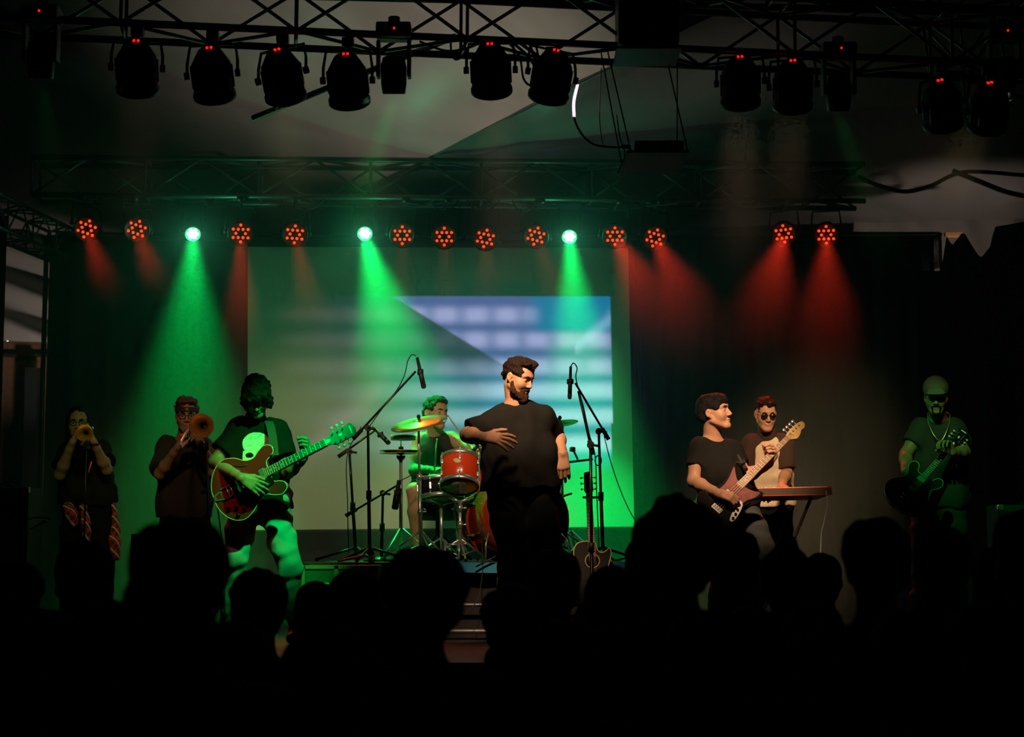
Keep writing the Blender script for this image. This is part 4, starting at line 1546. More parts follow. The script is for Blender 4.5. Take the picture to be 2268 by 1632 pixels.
o = decal('chest_letters', ds, ((pc2.x - 0.035, pc2.x + 0.035), (pc2.z - 0.03, pc2.z + 0.03)),
          lambda x, z: (int((x + 9) / 0.009) % 2 == 0) and abs(abs(z - pc2.z) - 0.012) < 0.009, M_PRINT, drummer, 12.3, 0.004)

# --- the bass player ------------------------------------------------------------------------------------
J = dict(head=P(1581, 914, 11.0), yaw=62, pitch=-8, roll=-6, hs=1.0, hairmat=M_HAIRK,
         shL=P(1548, 992, 11.02), shR=P(1618, 996, 11.08), neck=P(1578, 962, 11.05),
         elL=P(1536, 1066, 10.95), wrL=P(1590, 1092, 10.74), elR=P(1652, 1056, 11.02), wrR=P(1702, 1028, 11.0),
         hipL=P(1596, 1118, 11.1), hipR=P(1646, 1122, 11.12), knL=P(1600, 1235, 10.95), knR=P(1694, 1222, 10.95),
         anL=P(1590, 1388, 11.1), anR=P(1652, 1388, 11.1),
         handL=dict(f=V(0.92, -0.2, -0.3), n=V(0.1, -0.8, 0.6), side=V(0.2, -0.5, 0.7), curl=(0.6, 0.7, 0.5), spread=0.1, size=1.05, thumb=(0.5, 0.4)),
         handR=dict(f=V(0.3, -0.3, 0.6), n=V(0.8, 0.35, -0.2), side=V(-0.4, 0.3, 0.8), curl=(0.8, 0.9, 0.6), spread=0.15, size=1.05, thumb=(0.5, 0.7)))
bassist, H = human('bass player in black t-shirt and grey jeans looking to the side', J)
tee2, bs = shirt(bassist, J, M_TEEBLACK, hem=0.02, sleeve=0.60, g=1.0, seed=41, belly=(P(1590, 1050, 10.98), (0.12, 0.11, 0.13)))
trousers(bassist, J, mat('grey denim', (0.045, 0.055, 0.055), 0.85, noise=0.25, bump=0.2, bscale=150), rk=0.074, ra=0.062, seed=14)
hair_obj(bassist, H, [((0, -0.012, 0.042), (0.083, 0.104, 0.088)), ((0, 0.055, 0.07), (0.07, 0.05, 0.045)), ((0, -0.055, 0.0), (0.078, 0.06, 0.065))],
         [((0, 0.12, -0.04), (0.078, 0.055, 0.085)), ((0, 0.05, -0.135), (0.12, 0.14, 0.08))] + EARS_SUB, M_HAIRK, 0.003, 60, 15, 0.0055)
MB().tube([P(1640, 1022, 10.95) + V(0.030 * math.cos(t * 0.7), 0.035 * math.sin(t * 0.7), 0.012 * math.sin(t * 0.7)) for t in range(10)], 0.006, 6).build('wristband', M_RUBBER, bassist)

# --- the keyboard player --------------------------------------------------------------------------------
J = dict(head=P(1696, 918, 12.2), yaw=4, pitch=14, roll=0, hs=0.95, dim=1, hairmat=M_HAIRB,
         shL=P(1667, 986, 12.3), shR=P(1732, 986, 12.3), neck=P(1699, 957, 12.28),
         elL=P(1650, 1046, 12.25), wrL=P(1668, 1083, 12.0), elR=P(1742, 1046, 12.25), wrR=P(1731, 1076, 12.02),
         hipL=P(1676, 1106, 12.35), hipR=P(1726, 1106, 12.35), knL=P(1674, 1240, 12.3), knR=P(1732, 1240, 12.3),
         anL=P(1672, 1374, 12.35), anR=P(1738, 1374, 12.35),
         handL=dict(f=V(0.5, -0.8, -0.25), n=V(0, 0, 1), side=V(0.9, 0.3, 0), curl=(0.4, 0.4, 0.3), spread=0.2),
         handR=dict(f=V(0.1, -0.9, -0.25), n=V(0, -0.1, 1), side=V(-0.9, 0.3, 0), curl=(0.4, 0.4, 0.3), spread=0.2))
keysman, H = human('keyboard player in sunglasses and a cream raglan shirt with brown sleeves', J)
o, ks = shirt(keysman, J, mat('cream jersey', (0.60, 0.50, 0.36), 0.9, bump=0.2, bscale=150), hem=0.04, sleeves=False, g=1.0, seed=51, name='raglan_shirt')
M_BROWNCLOTH = mat('dark brown cloth', (0.035, 0.016, 0.012), 0.9)
for q, e in (('L', 0.98), ('R', 0.9)):
    s = SDF()
    sh, el = V(*J['sh' + q]), V(*J['el' + q])
    nb = V(*J['neck'])
    s.cone(lerp(sh, nb, 0.55) + V(0, 0, -0.035), sh, 0.062, 0.078, 0.03)
    s.cone(sh, lerp(sh, el, e), 0.078, 0.072, 0.03, flat=True)
    s.noise(0.005, 20, 7)
    sdf_obj('raglan_sleeve', s, 0.009, M_BROWNCLOTH, keysman)
s = SDF()
nbp = V(*J['neck'])
s.cone(nbp + V(0, 0.0, -0.02), nbp + V(0, -0.005, 0.02), 0.072, 0.068, 0.01)
sdf_obj('collar', s, 0.008, M_BROWNCLOTH, keysman)
trousers(keysman, J, M_PANTSBLACK, seed=17)
hair_obj(keysman, H, [((0, -0.015, 0.05), (0.08, 0.1, 0.086)), ((0, 0.055, 0.095), (0.06, 0.045, 0.03))],
         [((0, 0.118, -0.02), (0.078, 0.055, 0.085)), ((0, 0.04, -0.12), (0.12, 0.15, 0.085))] + EARS_SUB, M_HAIRB, 0.006, 70, 18, 0.007)
glasses(keysman, H, M_BLACK, mat('sunglass lens', (0.008, 0.008, 0.008), 0.12), 0.025, 'sunglasses')

# --- the guitarist in the cap ---------------------------------------------------------------------------
J = dict(head=P(2073, 880, 11.15), yaw=-14, pitch=12, roll=0, hs=0.93, dim=1, hairmat=M_HAIRK,
         shL=P(2042, 950, 11.25), shR=P(2108, 948, 11.25), neck=P(2078, 922, 11.25),
         elL=P(2006, 1006, 11.2), wrL=P(2006, 1044, 11.0), elR=P(2136, 1002, 11.1), wrR=P(2110, 1002, 10.98),
         hipL=P(2052, 1100, 11.3), hipR=P(2108, 1100, 11.3), knL=P(2044, 1240, 11.25), knR=P(2114, 1240, 11.25),
         anL=P(2036, 1392, 11.3), anR=P(2120, 1392, 11.3), skin=M_SKIN2,
         handL=dict(f=V(0.5, -0.3, -0.75), n=V(-0.2, -0.9, 0.3), side=V(0.8, -0.2, 0.4), curl=(0.5, 0.6, 0.4), spread=0.15, thumb=(0.5, 0.5)),
         handR=dict(f=V(-0.45, -0.3, 0.55), n=V(0.4, 0.5, 0.5), side=V(-0.3, 0.3, 0.8), curl=(0.7, 0.9, 0.6), spread=0.2, thumb=(0.5, 0.7)))
capman, H = human('guitarist in a flat-topped cap and dark shirt with a chain necklace', J)
shirt(capman, J, mat('dark shirt', (0.025, 0.028, 0.026), 0.85, bump=0.2), hem=0.06, sleeve=0.62, g=1.0, seed=61)
trousers(capman, J, mat('dark jeans', (0.03, 0.034, 0.036), 0.85), seed=22)
s = SDF()
H.ell(s, (0, -0.01, 0.075), (0.088, 0.108, 0.062), 0.02)
H.cone(s, (0, 0.0, 0.05), (0, 0.0, 0.085), 0.084, 0.07, 0.03)
H.cone(s, (-0.045, 0.095, 0.048), (0.045, 0.095, 0.048), 0.012, 0.012, 0.02)
H.ell(s, (0, 0.115, 0.045), (0.07, 0.065, 0.010), 0.01)
H.ell(s, (0, 0.04, -0.02), (0.075, 0.12, 0.06), 0.01, True)
sdf_obj('cap', s, 0.007, mat('green felt', (0.13, 0.15, 0.10), 0.9, bump=0.3, bscale=150), capman)
s = SDF()
for q in (-1, 1):
    H.cone(s, (0, 0.1, -0.047), (q * 0.03, 0.085, -0.058), 0.008, 0.006, 0.006)
    H.cone(s, (q * 0.03, 0.084, -0.058), (q * 0.02, 0.082, -0.098), 0.006, 0.010, 0.006)
H.ell(s, (0, 0.082, -0.105), (0.026, 0.018, 0.02), 0.012)
sdf_obj('moustache', s, 0.006, M_HAIRK, capman)
nbp = V(*J['neck'])
MB().tube(smooth_path([nbp + V(-0.06, 0.03, 0.03), nbp + V(-0.085, -0.07, -0.04), nbp + V(-0.065, -0.125, -0.13), nbp + V(-0.02, -0.135, -0.17), nbp + V(0.03, -0.12, -0.09), nbp + V(0.065, -0.05, 0.0), nbp + V(0.06, 0.03, 0.035)]), 0.0045, 6).build('necklace', mat('gold chain', (0.75, 0.55, 0.25), 0.3, metal=0.8), capman)

# --- the trumpeter --------------------------------------------------------------------------------------
J = dict(head=P(174, 938, 12.5), yaw=10, pitch=4, roll=0, hs=1.0, dim=1, hairmat=M_HAIRB,
         shL=P(153, 1002, 12.6), shR=P(222, 1000, 12.6), neck=P(180, 976, 12.58),
         elL=P(132, 1052, 12.42), wrL=P(160, 980, 12.24), elR=P(236, 1040, 12.42), wrR=P(208, 980, 12.22),
         hipL=P(164, 1106, 12.65), hipR=P(222, 1106, 12.65), knL=P(160, 1240, 12.6), knR=P(228, 1240, 12.6),
         anL=P(156, 1372, 12.65), anR=P(234, 1372, 12.65), skin=M_SKIN2,
         handL=dict(f=V(0.35, -0.1, 0.85), n=V(-0.8, -0.3, 0.2), side=V(0.2, 0.8, 0.2), curl=(0.9, 0.9, 0.6), spread=0.1, size=0.95, thumb=(0.4, 0.6)),
         handR=dict(f=V(-0.45, -0.1, 0.8), n=V(0.8, -0.3, 0.2), side=V(-0.2, 0.8, 0.2), curl=(0.9, 0.9, 0.6), spread=0.1, size=0.95, thumb=(0.4, 0.6)))
trumpeter, H = human('long-haired trumpeter in dark t-shirt with a red plaid shirt tied round the waist', J)
shirt(trumpeter, J, M_TEEBLACK, hem=0.03, sleeve=0.62, g=1.08, seed=71, sleeve_r=0.076)
trousers(trumpeter, J, M_PANTSBLACK, rk=0.085, ra=0.075, seed=27)
hair_obj(trumpeter, H, [((0, -0.015, 0.045), (0.084, 0.102, 0.088)), ((0, -0.05, -0.05), (0.085, 0.06, 0.12)), ((0.072, 0.02, -0.05), (0.02, 0.035, 0.1)), ((-0.072, 0.02, -0.05), (0.02, 0.035, 0.1))],
         [((0, 0.118, -0.03), (0.066, 0.062, 0.1)), ((0, 0.075, -0.15), (0.06, 0.08, 0.09))], M_HAIRB, 0.004, 55, 30, 0.007)
glasses(trumpeter, H, M_BLACK)
# plaid shirt tied at the waist
mp_ = bpy.data.materials.new('red plaid')
mp_.use_nodes = True
nt = mp_.node_tree
tc = nt.nodes.new('ShaderNodeTexCoord')
ck = nt.nodes.new('ShaderNodeTexChecker')
ck.inputs['Scale'].default_value = 33
ck.inputs['Color1'].default_value = (0.55, 0.02, 0.025, 1)
ck.inputs['Color2'].default_value = (0.05, 0.03, 0.035, 1)
wv = nt.nodes.new('ShaderNodeTexWave')
wv.bands_direction = 'DIAGONAL'
wv.inputs['Scale'].default_value = 7
mx = nt.nodes.new('ShaderNodeMix')
mx.data_type = 'RGBA'
cr = nt.nodes.new('ShaderNodeMath')
cr.operation = 'GREATER_THAN'
cr.inputs[1].default_value = 0.95
nt.links.new(tc.outputs['Object'], ck.inputs['Vector'])
nt.links.new(tc.outputs['Object'], wv.inputs['Vector'])
nt.links.new(wv.outputs['Fac'], cr.inputs[0])
nt.links.new(cr.outputs[0], mx.inputs[0])
nt.links.new(ck.outputs['Color'], mx.inputs[6])
mx.inputs[7].default_value = (0.6, 0.52, 0.48, 1)
nt.links.new(mx.outputs[2], nt.nodes['Principled BSDF'].inputs['Base Color'])
nt.nodes['Principled BSDF'].inputs['Roughness'].default_value = 0.9
for pts, rr in (([P(150, 1122, 12.5), P(160, 1140, 12.46), P(164, 1158, 12.46)], (0.035, 0.045, 0.03)), ([P(184, 1124, 12.46), P(190, 1160, 12.44), P(193, 1195, 12.45)], (0.03, 0.03, 0.022)),
                ([P(252, 1118, 12.6), P(256, 1160, 12.58), P(254, 1200, 12.56), P(258, 1232, 12.56)], (0.02, 0.03, 0.04, 0.03))):
    s = SDF()
    s.chain(pts, rr, 0.02)
    s.noise(0.004, 45, 3)
    sdf_obj('plaid_shirt', s, 0.008, mp_, trumpeter)
MB().cyl(P(196, 1046, 12.3), P(203, 1022, 12.3), 0.006).build('orange_tag', mat('orange plastic', (0.9, 0.16, 0.03), 0.5), trumpeter)
MB().tube([P(208, 984, 12.23) + V(0.033 * math.cos(t * 0.7), 0.033 * math.sin(t * 0.7), 0) for t in range(10)], 0.008, 6).build('wristwatch', M_RUBBER, trumpeter)

# --- the trombonist -------------------------------------------------------------------------------------
J = dict(head=P(414, 922, 12.3), yaw=10, pitch=6, roll=0, hs=1.0, dim=1, hairmat=M_HAIRB,
         shL=P(375, 994, 12.4), shR=P(447, 994, 12.4), neck=P(410, 962, 12.38),
         elL=P(354, 1050, 12.2), wrL=P(394, 990, 12.0), elR=P(474, 1046, 12.2), wrR=P(440, 972, 12.1),
         hipL=P(382, 1110, 12.45), hipR=P(436, 1110, 12.45), knL=P(380, 1240, 12.4), knR=P(440, 1240, 12.4),
         anL=P(376, 1372, 12.45), anR=P(444, 1372, 12.45), skin=M_SKIN2,
         handL=dict(f=V(0.35, -0.2, 0.75), n=V(-0.7, -0.5, 0.3), side=V(0.6, -0.3, 0.3), curl=(0.8, 0.8, 0.6), spread=0.1, thumb=(0.4, 0.6)),
         handR=dict(f=V(-0.3, -0.2, 0.7), n=V(0.8, -0.2, 0.2), side=V(-0.2, 0.8, 0.2), curl=(0.9, 0.9, 0.6), spread=0.1, thumb=(0.4, 0.6)))
trombonist, H = human('trombonist with headband and glasses in a loose dark brown shirt', J)
shirt(trombonist, J, mat('brown cotton', (0.018, 0.014, 0.012), 0.9, bump=0.3, bscale=120), hem=0.12, sleeve=0.88, g=1.05, seed=81, sleeve_r=0.085)
trousers(trombonist, J, M_PANTSBLACK, seed=33)
hair_obj(trombonist, H, [((0, -0.01, 0.055), (0.084, 0.1, 0.085)), ((0, 0.04, 0.105), (0.075, 0.07, 0.035))],
         [((0, 0.122, -0.03), (0.08, 0.055, 0.088)), ((0, 0.04, -0.12), (0.12, 0.15, 0.09))] + EARS_SUB, mat('red-lit hair', (0.10, 0.035, 0.022), 0.6, bump=1.0, bscale=120), 0.009, 75, 36, 0.007)  # red lamp light put into the hair colour
M = H.matrix()
hb = MB()
ring = [(0.079 * math.cos(t * math.pi / 12), 0.050 + 0.004 * math.sin(t * math.pi / 12), 0.004 + 0.101 * math.sin(t * math.pi / 12)) for t in range(25)]
for dz in (-0.012, -0.004, 0.004, 0.012):
    hb.tube([(x * 1.03, y + dz, z * 1.02) for x, y, z in ring], 0.0055, 6, False, M)
hbo = hb.build('headband', mat('dark headband', (0.03, 0.03, 0.035), 0.8), trombonist)
MB().lathe([(0, 0), (0.012, 0), (0.012, 0.004), (0, 0.005)], M @ Matrix.Translation((0.0, 0.055, 0.107)), 12).build('emblem', mat('copper emblem', (0.5, 0.18, 0.08), 0.4), hbo)
glasses(trombonist, H, M_DARKMETAL)
s = SDF()
for q in (-1, 1):
    H.cone(s, (q * 0.058, 0.02, -0.045), (0, 0.076, -0.105), 0.014, 0.022, 0.02)
H.ell(s, (0, 0.105, -0.066), (0.02, 0.02, 0.009), 0.006, True)
s.noise(0.002, 150, 4)
sdf_obj('beard', s, 0.006, M_BEARD, trombonist)

# ------------------------------------------------------------------ guitars
M_CREAM = mat('cream plastic', (0.72, 0.66, 0.5), 0.4)
M_CHERRY = mat('cherry lacquer', (0.26, 0.022, 0.016), 0.25, noise=0.2, nscale=6, coat=0.3)
M_ROSE = mat('rosewood', (0.05, 0.028, 0.018), 0.45, noise=0.3, nscale=40)
M_MAPLE = mat('maple', (0.62, 0.42, 0.16), 0.35, noise=0.12, nscale=14)
M_BLKGLOSS = mat('black gloss', (0.012, 0.012, 0.013), 0.12, coat=0.5)
M_FRET = mat('fret wire', (0.8, 0.78, 0.7), 0.35, metal=0.25)
M_PEARL = mat('pearl', (0.85, 0.85, 0.8), 0.3)


def strings(t, M, n, x0, x1, y0, y1, z0, z1, r):
    for i in range(n):
        f = i / (n - 1) - 0.5
        MB().cyl((x0, f * y0, z0), (x1, f * y1, z1), r, seg=4, M=M).build('string', M_FRET, t)


def frets(t, M, nut, scale, count, w0, w1, xend, z, dots=M_PEARL):
    for i in range(1, count + 1):
        x = nut - scale * (1 - 2 ** (-i / 12))
        k = (nut - x) / (nut - xend)
        MB().box((x, 0, z), (0.0035, w0 + (w1 - w0) * k, 0.003), M).build('fret', M_FRET, t)
    for i in (3, 5, 7, 9, 12, 15, 17):
        x = nut - scale * (1 - (2 ** (-i / 12) + 2 ** (-(i - 1) / 12)) / 2)
        if x > xend:
            MB().lathe([(0, 0), (0.004, 0), (0.004, 0.001), (0, 0.0015)], M @ Matrix.Translation((x, 0, z - 0.0005)), 8).build('inlay_dot', dots, t)


def mirror(h):
    return h + [(x, -y) for x, y in reversed(h) if abs(y) > 1e-4]


def wedge(x0, x1, w0, w1, z0, z1, M):
    return MB().prism([(x0, -w0 / 2), (x1, -w1 / 2), (x1, w1 / 2), (x0, w0 / 2)], z0, z1, M)


def semi_hollow(label, tail, tip, zhint, m_body, top_hand=None, bright=True):
    L = (Vector(tip) - Vector(tail)).length
    s = L / 1.02
    M0 = frame_from(tail, Vector(tip) - Vector(tail), zhint)
    t = thing('electric_guitar', label, 'guitar', matrix=M0 @ Matrix.Scale(s, 4))
    M = Matrix()
    half = [(0.0, 0.0), (0.012, 0.085), (0.065, 0.165), (0.14, 0.2), (0.215, 0.178), (0.275, 0.132), (0.33, 0.122), (0.375, 0.146), (0.425, 0.163), (0.468, 0.14), (0.468, 0.105), (0.44, 0.083), (0.408, 0.07), (0.398, 0.04)]
    out = smooth_outline(mirror(half), 4)
    MB().prism(out, -0.045, 0.0, M, 0.006).build('body', m_body, t)
    cl = [(x, y, -0.002) for x, y in out]
    MB().tube(cl + [cl[0]], 0.0028, 5, False, M).build('binding', M_CREAM, t)
    # neck, fretboard, head
    wedge(0.36, 0.80, 0.052, 0.043, -0.018, 0.006, M).build('neck', m_body, t)
    fb = wedge(0.365, 0.80, 0.054, 0.043, 0.006, 0.012, M).build('fretboard', M_ROSE, t)
    frets(t, M, 0.80, 0.628, 20, 0.043, 0.053, 0.365, 0.013)
    MB().box((0.802, 0, 0.011), (0.005, 0.043, 0.008), M).build('nut', M_CREAM, t)
    hd = [(0.80, 0.0215), (0.83, 0.026), (0.855, 0.042), (0.90, 0.044), (0.96, 0.041), (0.985, 0.046), (1.0, 0.03), (1.008, 0.0)]
    MB().prism(mirror(hd), -0.008, 0.008, M, 0.003).build('headstock', mat('headstock sheen', (0.24, 0.25, 0.24), 0.3, coat=0.4) if bright else M_BLKGLOSS, t)  # black headstock coloured grey for its lamp reflection when bright
    MB().ball((0.905, 0, 0.009), (0.014, 0.010, 0.002), M, 10, 4).build('crown_inlay', M_PEARL, t)
    MB().bevbox((0.978, 0.0, 0.0088), (0.010, 0.052, 0.002), 0.0008, M).build('maker_script', M_PEARL, t)
    MB().prism([(0.808, -0.01), (0.822, -0.012), (0.84, 0), (0.822, 0.012), (0.808, 0.01)], 0.008, 0.0105, M).build('rod_cover', M_PEARL, t)
    for sgn in (-1, 1):
        for k in range(3):
            x = 0.865 + 0.036 * k
            MB().cyl((x, sgn * 0.028, 0.0), (x, sgn * 0.028, 0.02), 0.0045, seg=8, M=M).cyl((x, sgn * 0.028, -0.004), (x, sgn * 0.058, -0.004), 0.003, seg=6, M=M).build('tuner', M_CHROME, t)
            MB().ball((x, sgn * 0.066, -0.004), (0.010, 0.011, 0.006), M, 8, 5).build('tuner_button', M_CREAM, t)
    for x in (0.355, 0.225):
        p = MB().bevbox((x, 0, 0.008), (0.036, 0.07, 0.016), 0.003, M).build('pickup', M_CHROME, t)
        MB().bevbox((x, 0, 0.002), (0.045, 0.09, 0.006), 0.002, M).build('pickup_ring', M_BLACK, p)
    MB().bevbox((0.172, 0, 0.010), (0.012, 0.085, 0.014), 0.002, M).build('bridge', M_CHROME, t)
    # vibrato tailpiece
    vb = MB()
    vb.cyl((0.135, -0.038, 0.014), (0.135, 0.038, 0.014), 0.007, seg=10, M=M)
    vb.box((0.10, 0.034, 0.008), (0.07, 0.007, 0.012), M).box((0.10, -0.034, 0.008), (0.07, 0.007, 0.012), M)
    vb.cyl((0.105, -0.036, 0.01), (0.105, 0.036, 0.01), 0.005, seg=8, M=M)
    vb.build('vibrato', M_CHROME, t)
    MB().prism([(0.005, -0.018), (0.07, -0.034), (0.07, 0.034), (0.005, 0.018)], 0.001, 0.006, M).build('tail_plate', M_CHROME, t)
    MB().prism([(0.025, -0.011), (0.058, -0.02), (0.058, 0.02), (0.025, 0.011)], 0.0062, 0.0072, M).build('plate_window', m_body, t)
    pg = smooth_outline([(0.20, -0.048), (0.33, -0.045), (0.40, -0.04), (0.405, -0.075), (0.35, -0.09), (0.29, -0.112), (0.21, -0.118)], 3)
    MB().prism(pg, 0.006, 0.009, M).build('pickguard', M_BLKGLOSS, t)
    for x, y in ((0.12, -0.115), (0.07, -0.10), (0.165, -0.145), (0.115, -0.16)):
        MB().lathe([(0.013, 0.0), (0.012, 0.013), (0.0, 0.014)], M @ Matrix.Translation((x, y, 0.0)), 12).build('knob', M_BLKGLOSS, t)
    for sgn in (-1, 1):
        f = [(0.15, sgn * 0.145), (0.19, sgn * 0.137), (0.25, sgn * 0.105), (0.285, sgn * 0.1)]
        MB().tube([(x, y, 0.0005) for x, y in f], 0.0045, 5, True, M).build('sound_hole', M_BLACK, t)
    MB().cyl((0.44, 0.12, -0.02), (0.47, 0.135, -0.02), 0.006, seg=8, M=M).build('strap_button', M_CHROME, t)
    strings(t, M, 6, 0.135, 0.80, 0.05, 0.035, 0.018, 0.0165, 0.0007)
    return t, M0 @ Matrix.Scale(s, 4)


g1, GM = semi_hollow('cherry red semi-hollow guitar with cream edge held by the guitarist in jeans', P(474, 1106, 10.22), P(791, 945, 9.98), V(0.1, -1, 0.25), M_CHERRY)
# strap over the shoulder and lead
sp = MB()
pts = smooth_path([P(608, 1008, 10.12), P(604, 970, 10.24), P(598, 940, 10.32), P(590, 925, 10.40)], 6)
for i in range(len(pts) - 1):
    a, b = pts[i], pts[i + 1]
    w_ = Vector((0.026, 0, 0))
    sp.add([a - w_, a + w_, b + w_, b - w_] + [q + Vector((0, 0.004, 0)) for q in (a - w_, a + w_, b + w_, b - w_)], [(0, 1, 2, 3), (7, 6, 5, 4), (0, 4, 5, 1), (2, 6, 7, 3), (1, 5, 6, 2), (3, 7, 4, 0)], False)
tag(sp.build('guitar_strap', mat('dark strap', (0.03, 0.045, 0.04), 0.7)), 'dark strap over the shoulder of the guitarist in jeans', 'strap')
cable('thin guitar lead falling from the cherry red guitar to the floor', [P(480, 1112, 10.25), P(488, 1170, 10.3), P(496, 1260, 10.35), Vector((P(500, 1300, 10.4).x, 10.4, 0.01))], 0.004)

semi_hollow('dark semi-hollow electric guitar held low by the guitarist in the cap', P(1986, 1124, 10.85), P(2140, 950, 11.12), V(0.05, -1, 0.5), bright=False, m_body=mat('dark walnut lacquer', (0.04, 0.022, 0.012), 0.2, coat=0.5))

# bass
tail, tip = P(1568, 1146, 10.72), P(1779, 936, 11.05)
L = (tip - tail).length
BM = frame_from(tail, tip - tail, V(0.0, -1, 0.3)) @ Matrix.Scale(L / 1.16, 4)
bass = thing('bass_guitar', 'black electric bass with tortoiseshell pickguard and pale maple head', 'bass guitar', matrix=BM)
M = Matrix()
bo = smooth_outline([(0.0, 0.02), (0.01, 0.10), (0.06, 0.165), (0.13, 0.18), (0.20, 0.15), (0.28, 0.115), (0.36, 0.12), (0.44, 0.155), (0.50, 0.165), (0.515, 0.145), (0.46, 0.11), (0.41, 0.08), (0.385, 0.04), (0.385, -0.035), (0.40, -0.07), (0.435, -0.11), (0.47, -0.15), (0.455, -0.172), (0.40, -0.165), (0.33, -0.135), (0.27, -0.125), (0.20, -0.15), (0.12, -0.175), (0.05, -0.155), (0.01, -0.09)], 3)
MB().prism(bo, -0.04, 0.0, M, 0.008).build('body', M_BLKGLOSS, bass)
mt = mat('tortoiseshell', (0.20, 0.07, 0.06), 0.25, noise=0.5, nscale=25, coat=0.4)
pgo = smooth_outline([(0.17, 0.10), (0.26, 0.09), (0.34, 0.095), (0.42, 0.12), (0.47, 0.135), (0.43, 0.085), (0.40, 0.04), (0.40, -0.04), (0.42, -0.10), (0.445, -0.145), (0.39, -0.145), (0.32, -0.115), (0.26, -0.105), (0.24, -0.06), (0.20, -0.055), (0.17, 0.0)], 3)
MB().prism(pgo, 0.0, 0.0035, M).build('pickguard', mt, bass)
cpo = smooth_outline([(0.28, -0.075), (0.275, -0.115), (0.20, -0.145), (0.12, -0.155), (0.10, -0.135), (0.13, -0.115), (0.21, -0.09)], 3)
MB().prism(cpo, 0.0, 0.004, M).build('control_plate', M_CHROME, bass)
for x, y in ((0.25, -0.10), (0.21, -0.117), (0.17, -0.13), (0.13, -0.138)):
    MB().lathe([(0.011, 0.003), (0.010, 0.016), (0, 0.017)], M @ Matrix.Translation((x, y, 0)), 12).build('knob', M_BLKGLOSS, bass)
for x in (0.275, 0.19):
    MB().bevbox((x, 0.0, 0.006), (0.02, 0.095, 0.012), 0.003, M).build('pickup', mat('ivory pickup', (0.55, 0.5, 0.36), 0.4), bass)
br = MB().bevbox((0.105, 0, 0.004), (0.045, 0.085, 0.008), 0.002, M).build('bridge', M_CHROME, bass)
for i in range(4):
    MB().bevbox((0.11, (i - 1.5) * 0.019, 0.012), (0.026, 0.013, 0.008), 0.002, M).build('saddle', M_CHROME, br)
wedge(0.37, 0.97, 0.062, 0.04, -0.018, 0.004, M).build('neck', M_MAPLE, bass)
wedge(0.375, 0.97, 0.063, 0.04, 0.004, 0.010, M).build('fretboard', mat('pale fretboard', (0.30, 0.17, 0.09), 0.45, noise=0.2), bass)
frets(bass, M, 0.97, 0.86, 20, 0.04, 0.06, 0.375, 0.011)
bh = smooth_outline([(0.97, -0.02), (0.99, -0.035), (1.02, -0.055), (1.07, -0.045), (1.10, -0.03), (1.13, -0.035), (1.16, -0.015), (1.16, 0.015), (1.12, 0.03), (1.05, 0.035), (1.0, 0.032), (0.97, 0.02)], 3)
MB().prism(bh, -0.012, 0.003, M, 0.002).build('headstock', M_MAPLE, bass)
for i in range(4):
    x = 1.005 + 0.036 * i
    MB().cyl((x, 0.012, 0.0), (x, 0.012, 0.016), 0.007, seg=10, M=M).build('string_post', M_CHROME, bass)
    MB().cyl((x, 0.02, -0.008), (x, 0.055, -0.008), 0.004, seg=6, M=M).build('tuner', M_CHROME, bass)
    MB().ball((x, 0.066, -0.008), (0.016, 0.014, 0.005), M, 8, 5).build('tuner_button', M_CHROME, bass)
strings(bass, M, 4, 0.105, 1.02, 0.057, 0.03, 0.018, 0.012, 0.0012)
MB().bevbox((0.03, 0.12, -0.018), (0.012, 0.10, 0.02), 0.003, M).build('edge_highlight', mat('highlight white', (0.8, 0.7, 0.78), 0.15), bass)  # highlight on the body edge, laid on as a white strip
sp = MB()
sp.tube(smooth_path([P(1652, 1040, 10.9), P(1640, 1020, 10.98), P(1615, 985, 11.02), P(1596, 968, 11.06)]), 0.016, 6)
tag(sp.build('guitar_strap', M_RUBBER), 'black strap of the bass over the shoulder of its player', 'strap')

# acoustic on its stand
tail, tip = P(1317, 1338, 11.25), P(1302, 1044, 11.36)
L = (tip - tail).length
AM = frame_from(tail, tip - tail, V(0.05, -1, 0.1)) @ Matrix.Scale(L / 1.04, 4)
ac = thing('acoustic_guitar', 'dark cutaway acoustic guitar with cream edge standing upright before the riser', 'guitar', matrix=AM)
ao = smooth_outline([(0.0, 0.0), (0.012, 0.10), (0.07, 0.175), (0.14, 0.19), (0.22, 0.155), (0.285, 0.125), (0.35, 0.137), (0.42, 0.142), (0.475, 0.11), (0.49, 0.045), (0.475, -0.03), (0.43, -0.04), (0.40, -0.065), (0.405, -0.105), (0.43, -0.135), (0.40, -0.15), (0.345, -0.14), (0.285, -0.125), (0.22, -0.155), (0.14, -0.19), (0.07, -0.175), (0.012, -0.10)], 4)
MB().prism(ao, -0.09, 0.0, M, 0.004).build('body', mat('black top', (0.014, 0.014, 0.012), 0.3), ac)
cl = [(x, y, 0.0) for x, y in ao]
MB().tube(cl + [cl[0]], 0.0045, 5, False, M).build('binding', mat('aged binding', (0.62, 0.5, 0.22), 0.5), ac)
MB().lathe([(0.0, 0.0005), (0.05, 0.001)], M @ Matrix.Translation((0.335, 0, 0)), 24).build('sound_hole', M_BLACK, ac)
ring = [(0.335 + 0.055 * math.cos(t * math.pi / 16), 0.055 * math.sin(t * math.pi / 16), 0.001) for t in range(33)]
MB().tube(ring, 0.006, 5, False, M).build('rosette', mat('rosette wood', (0.3, 0.22, 0.1), 0.5), ac)
MB().bevbox((0.15, 0, 0.005), (0.03, 0.14, 0.01), 0.003, M).build('bridge', M_ROSE, ac)
wedge(0.44, 0.86, 0.056, 0.044, -0.02, 0.004, M).build('neck', M_ROSE, ac)
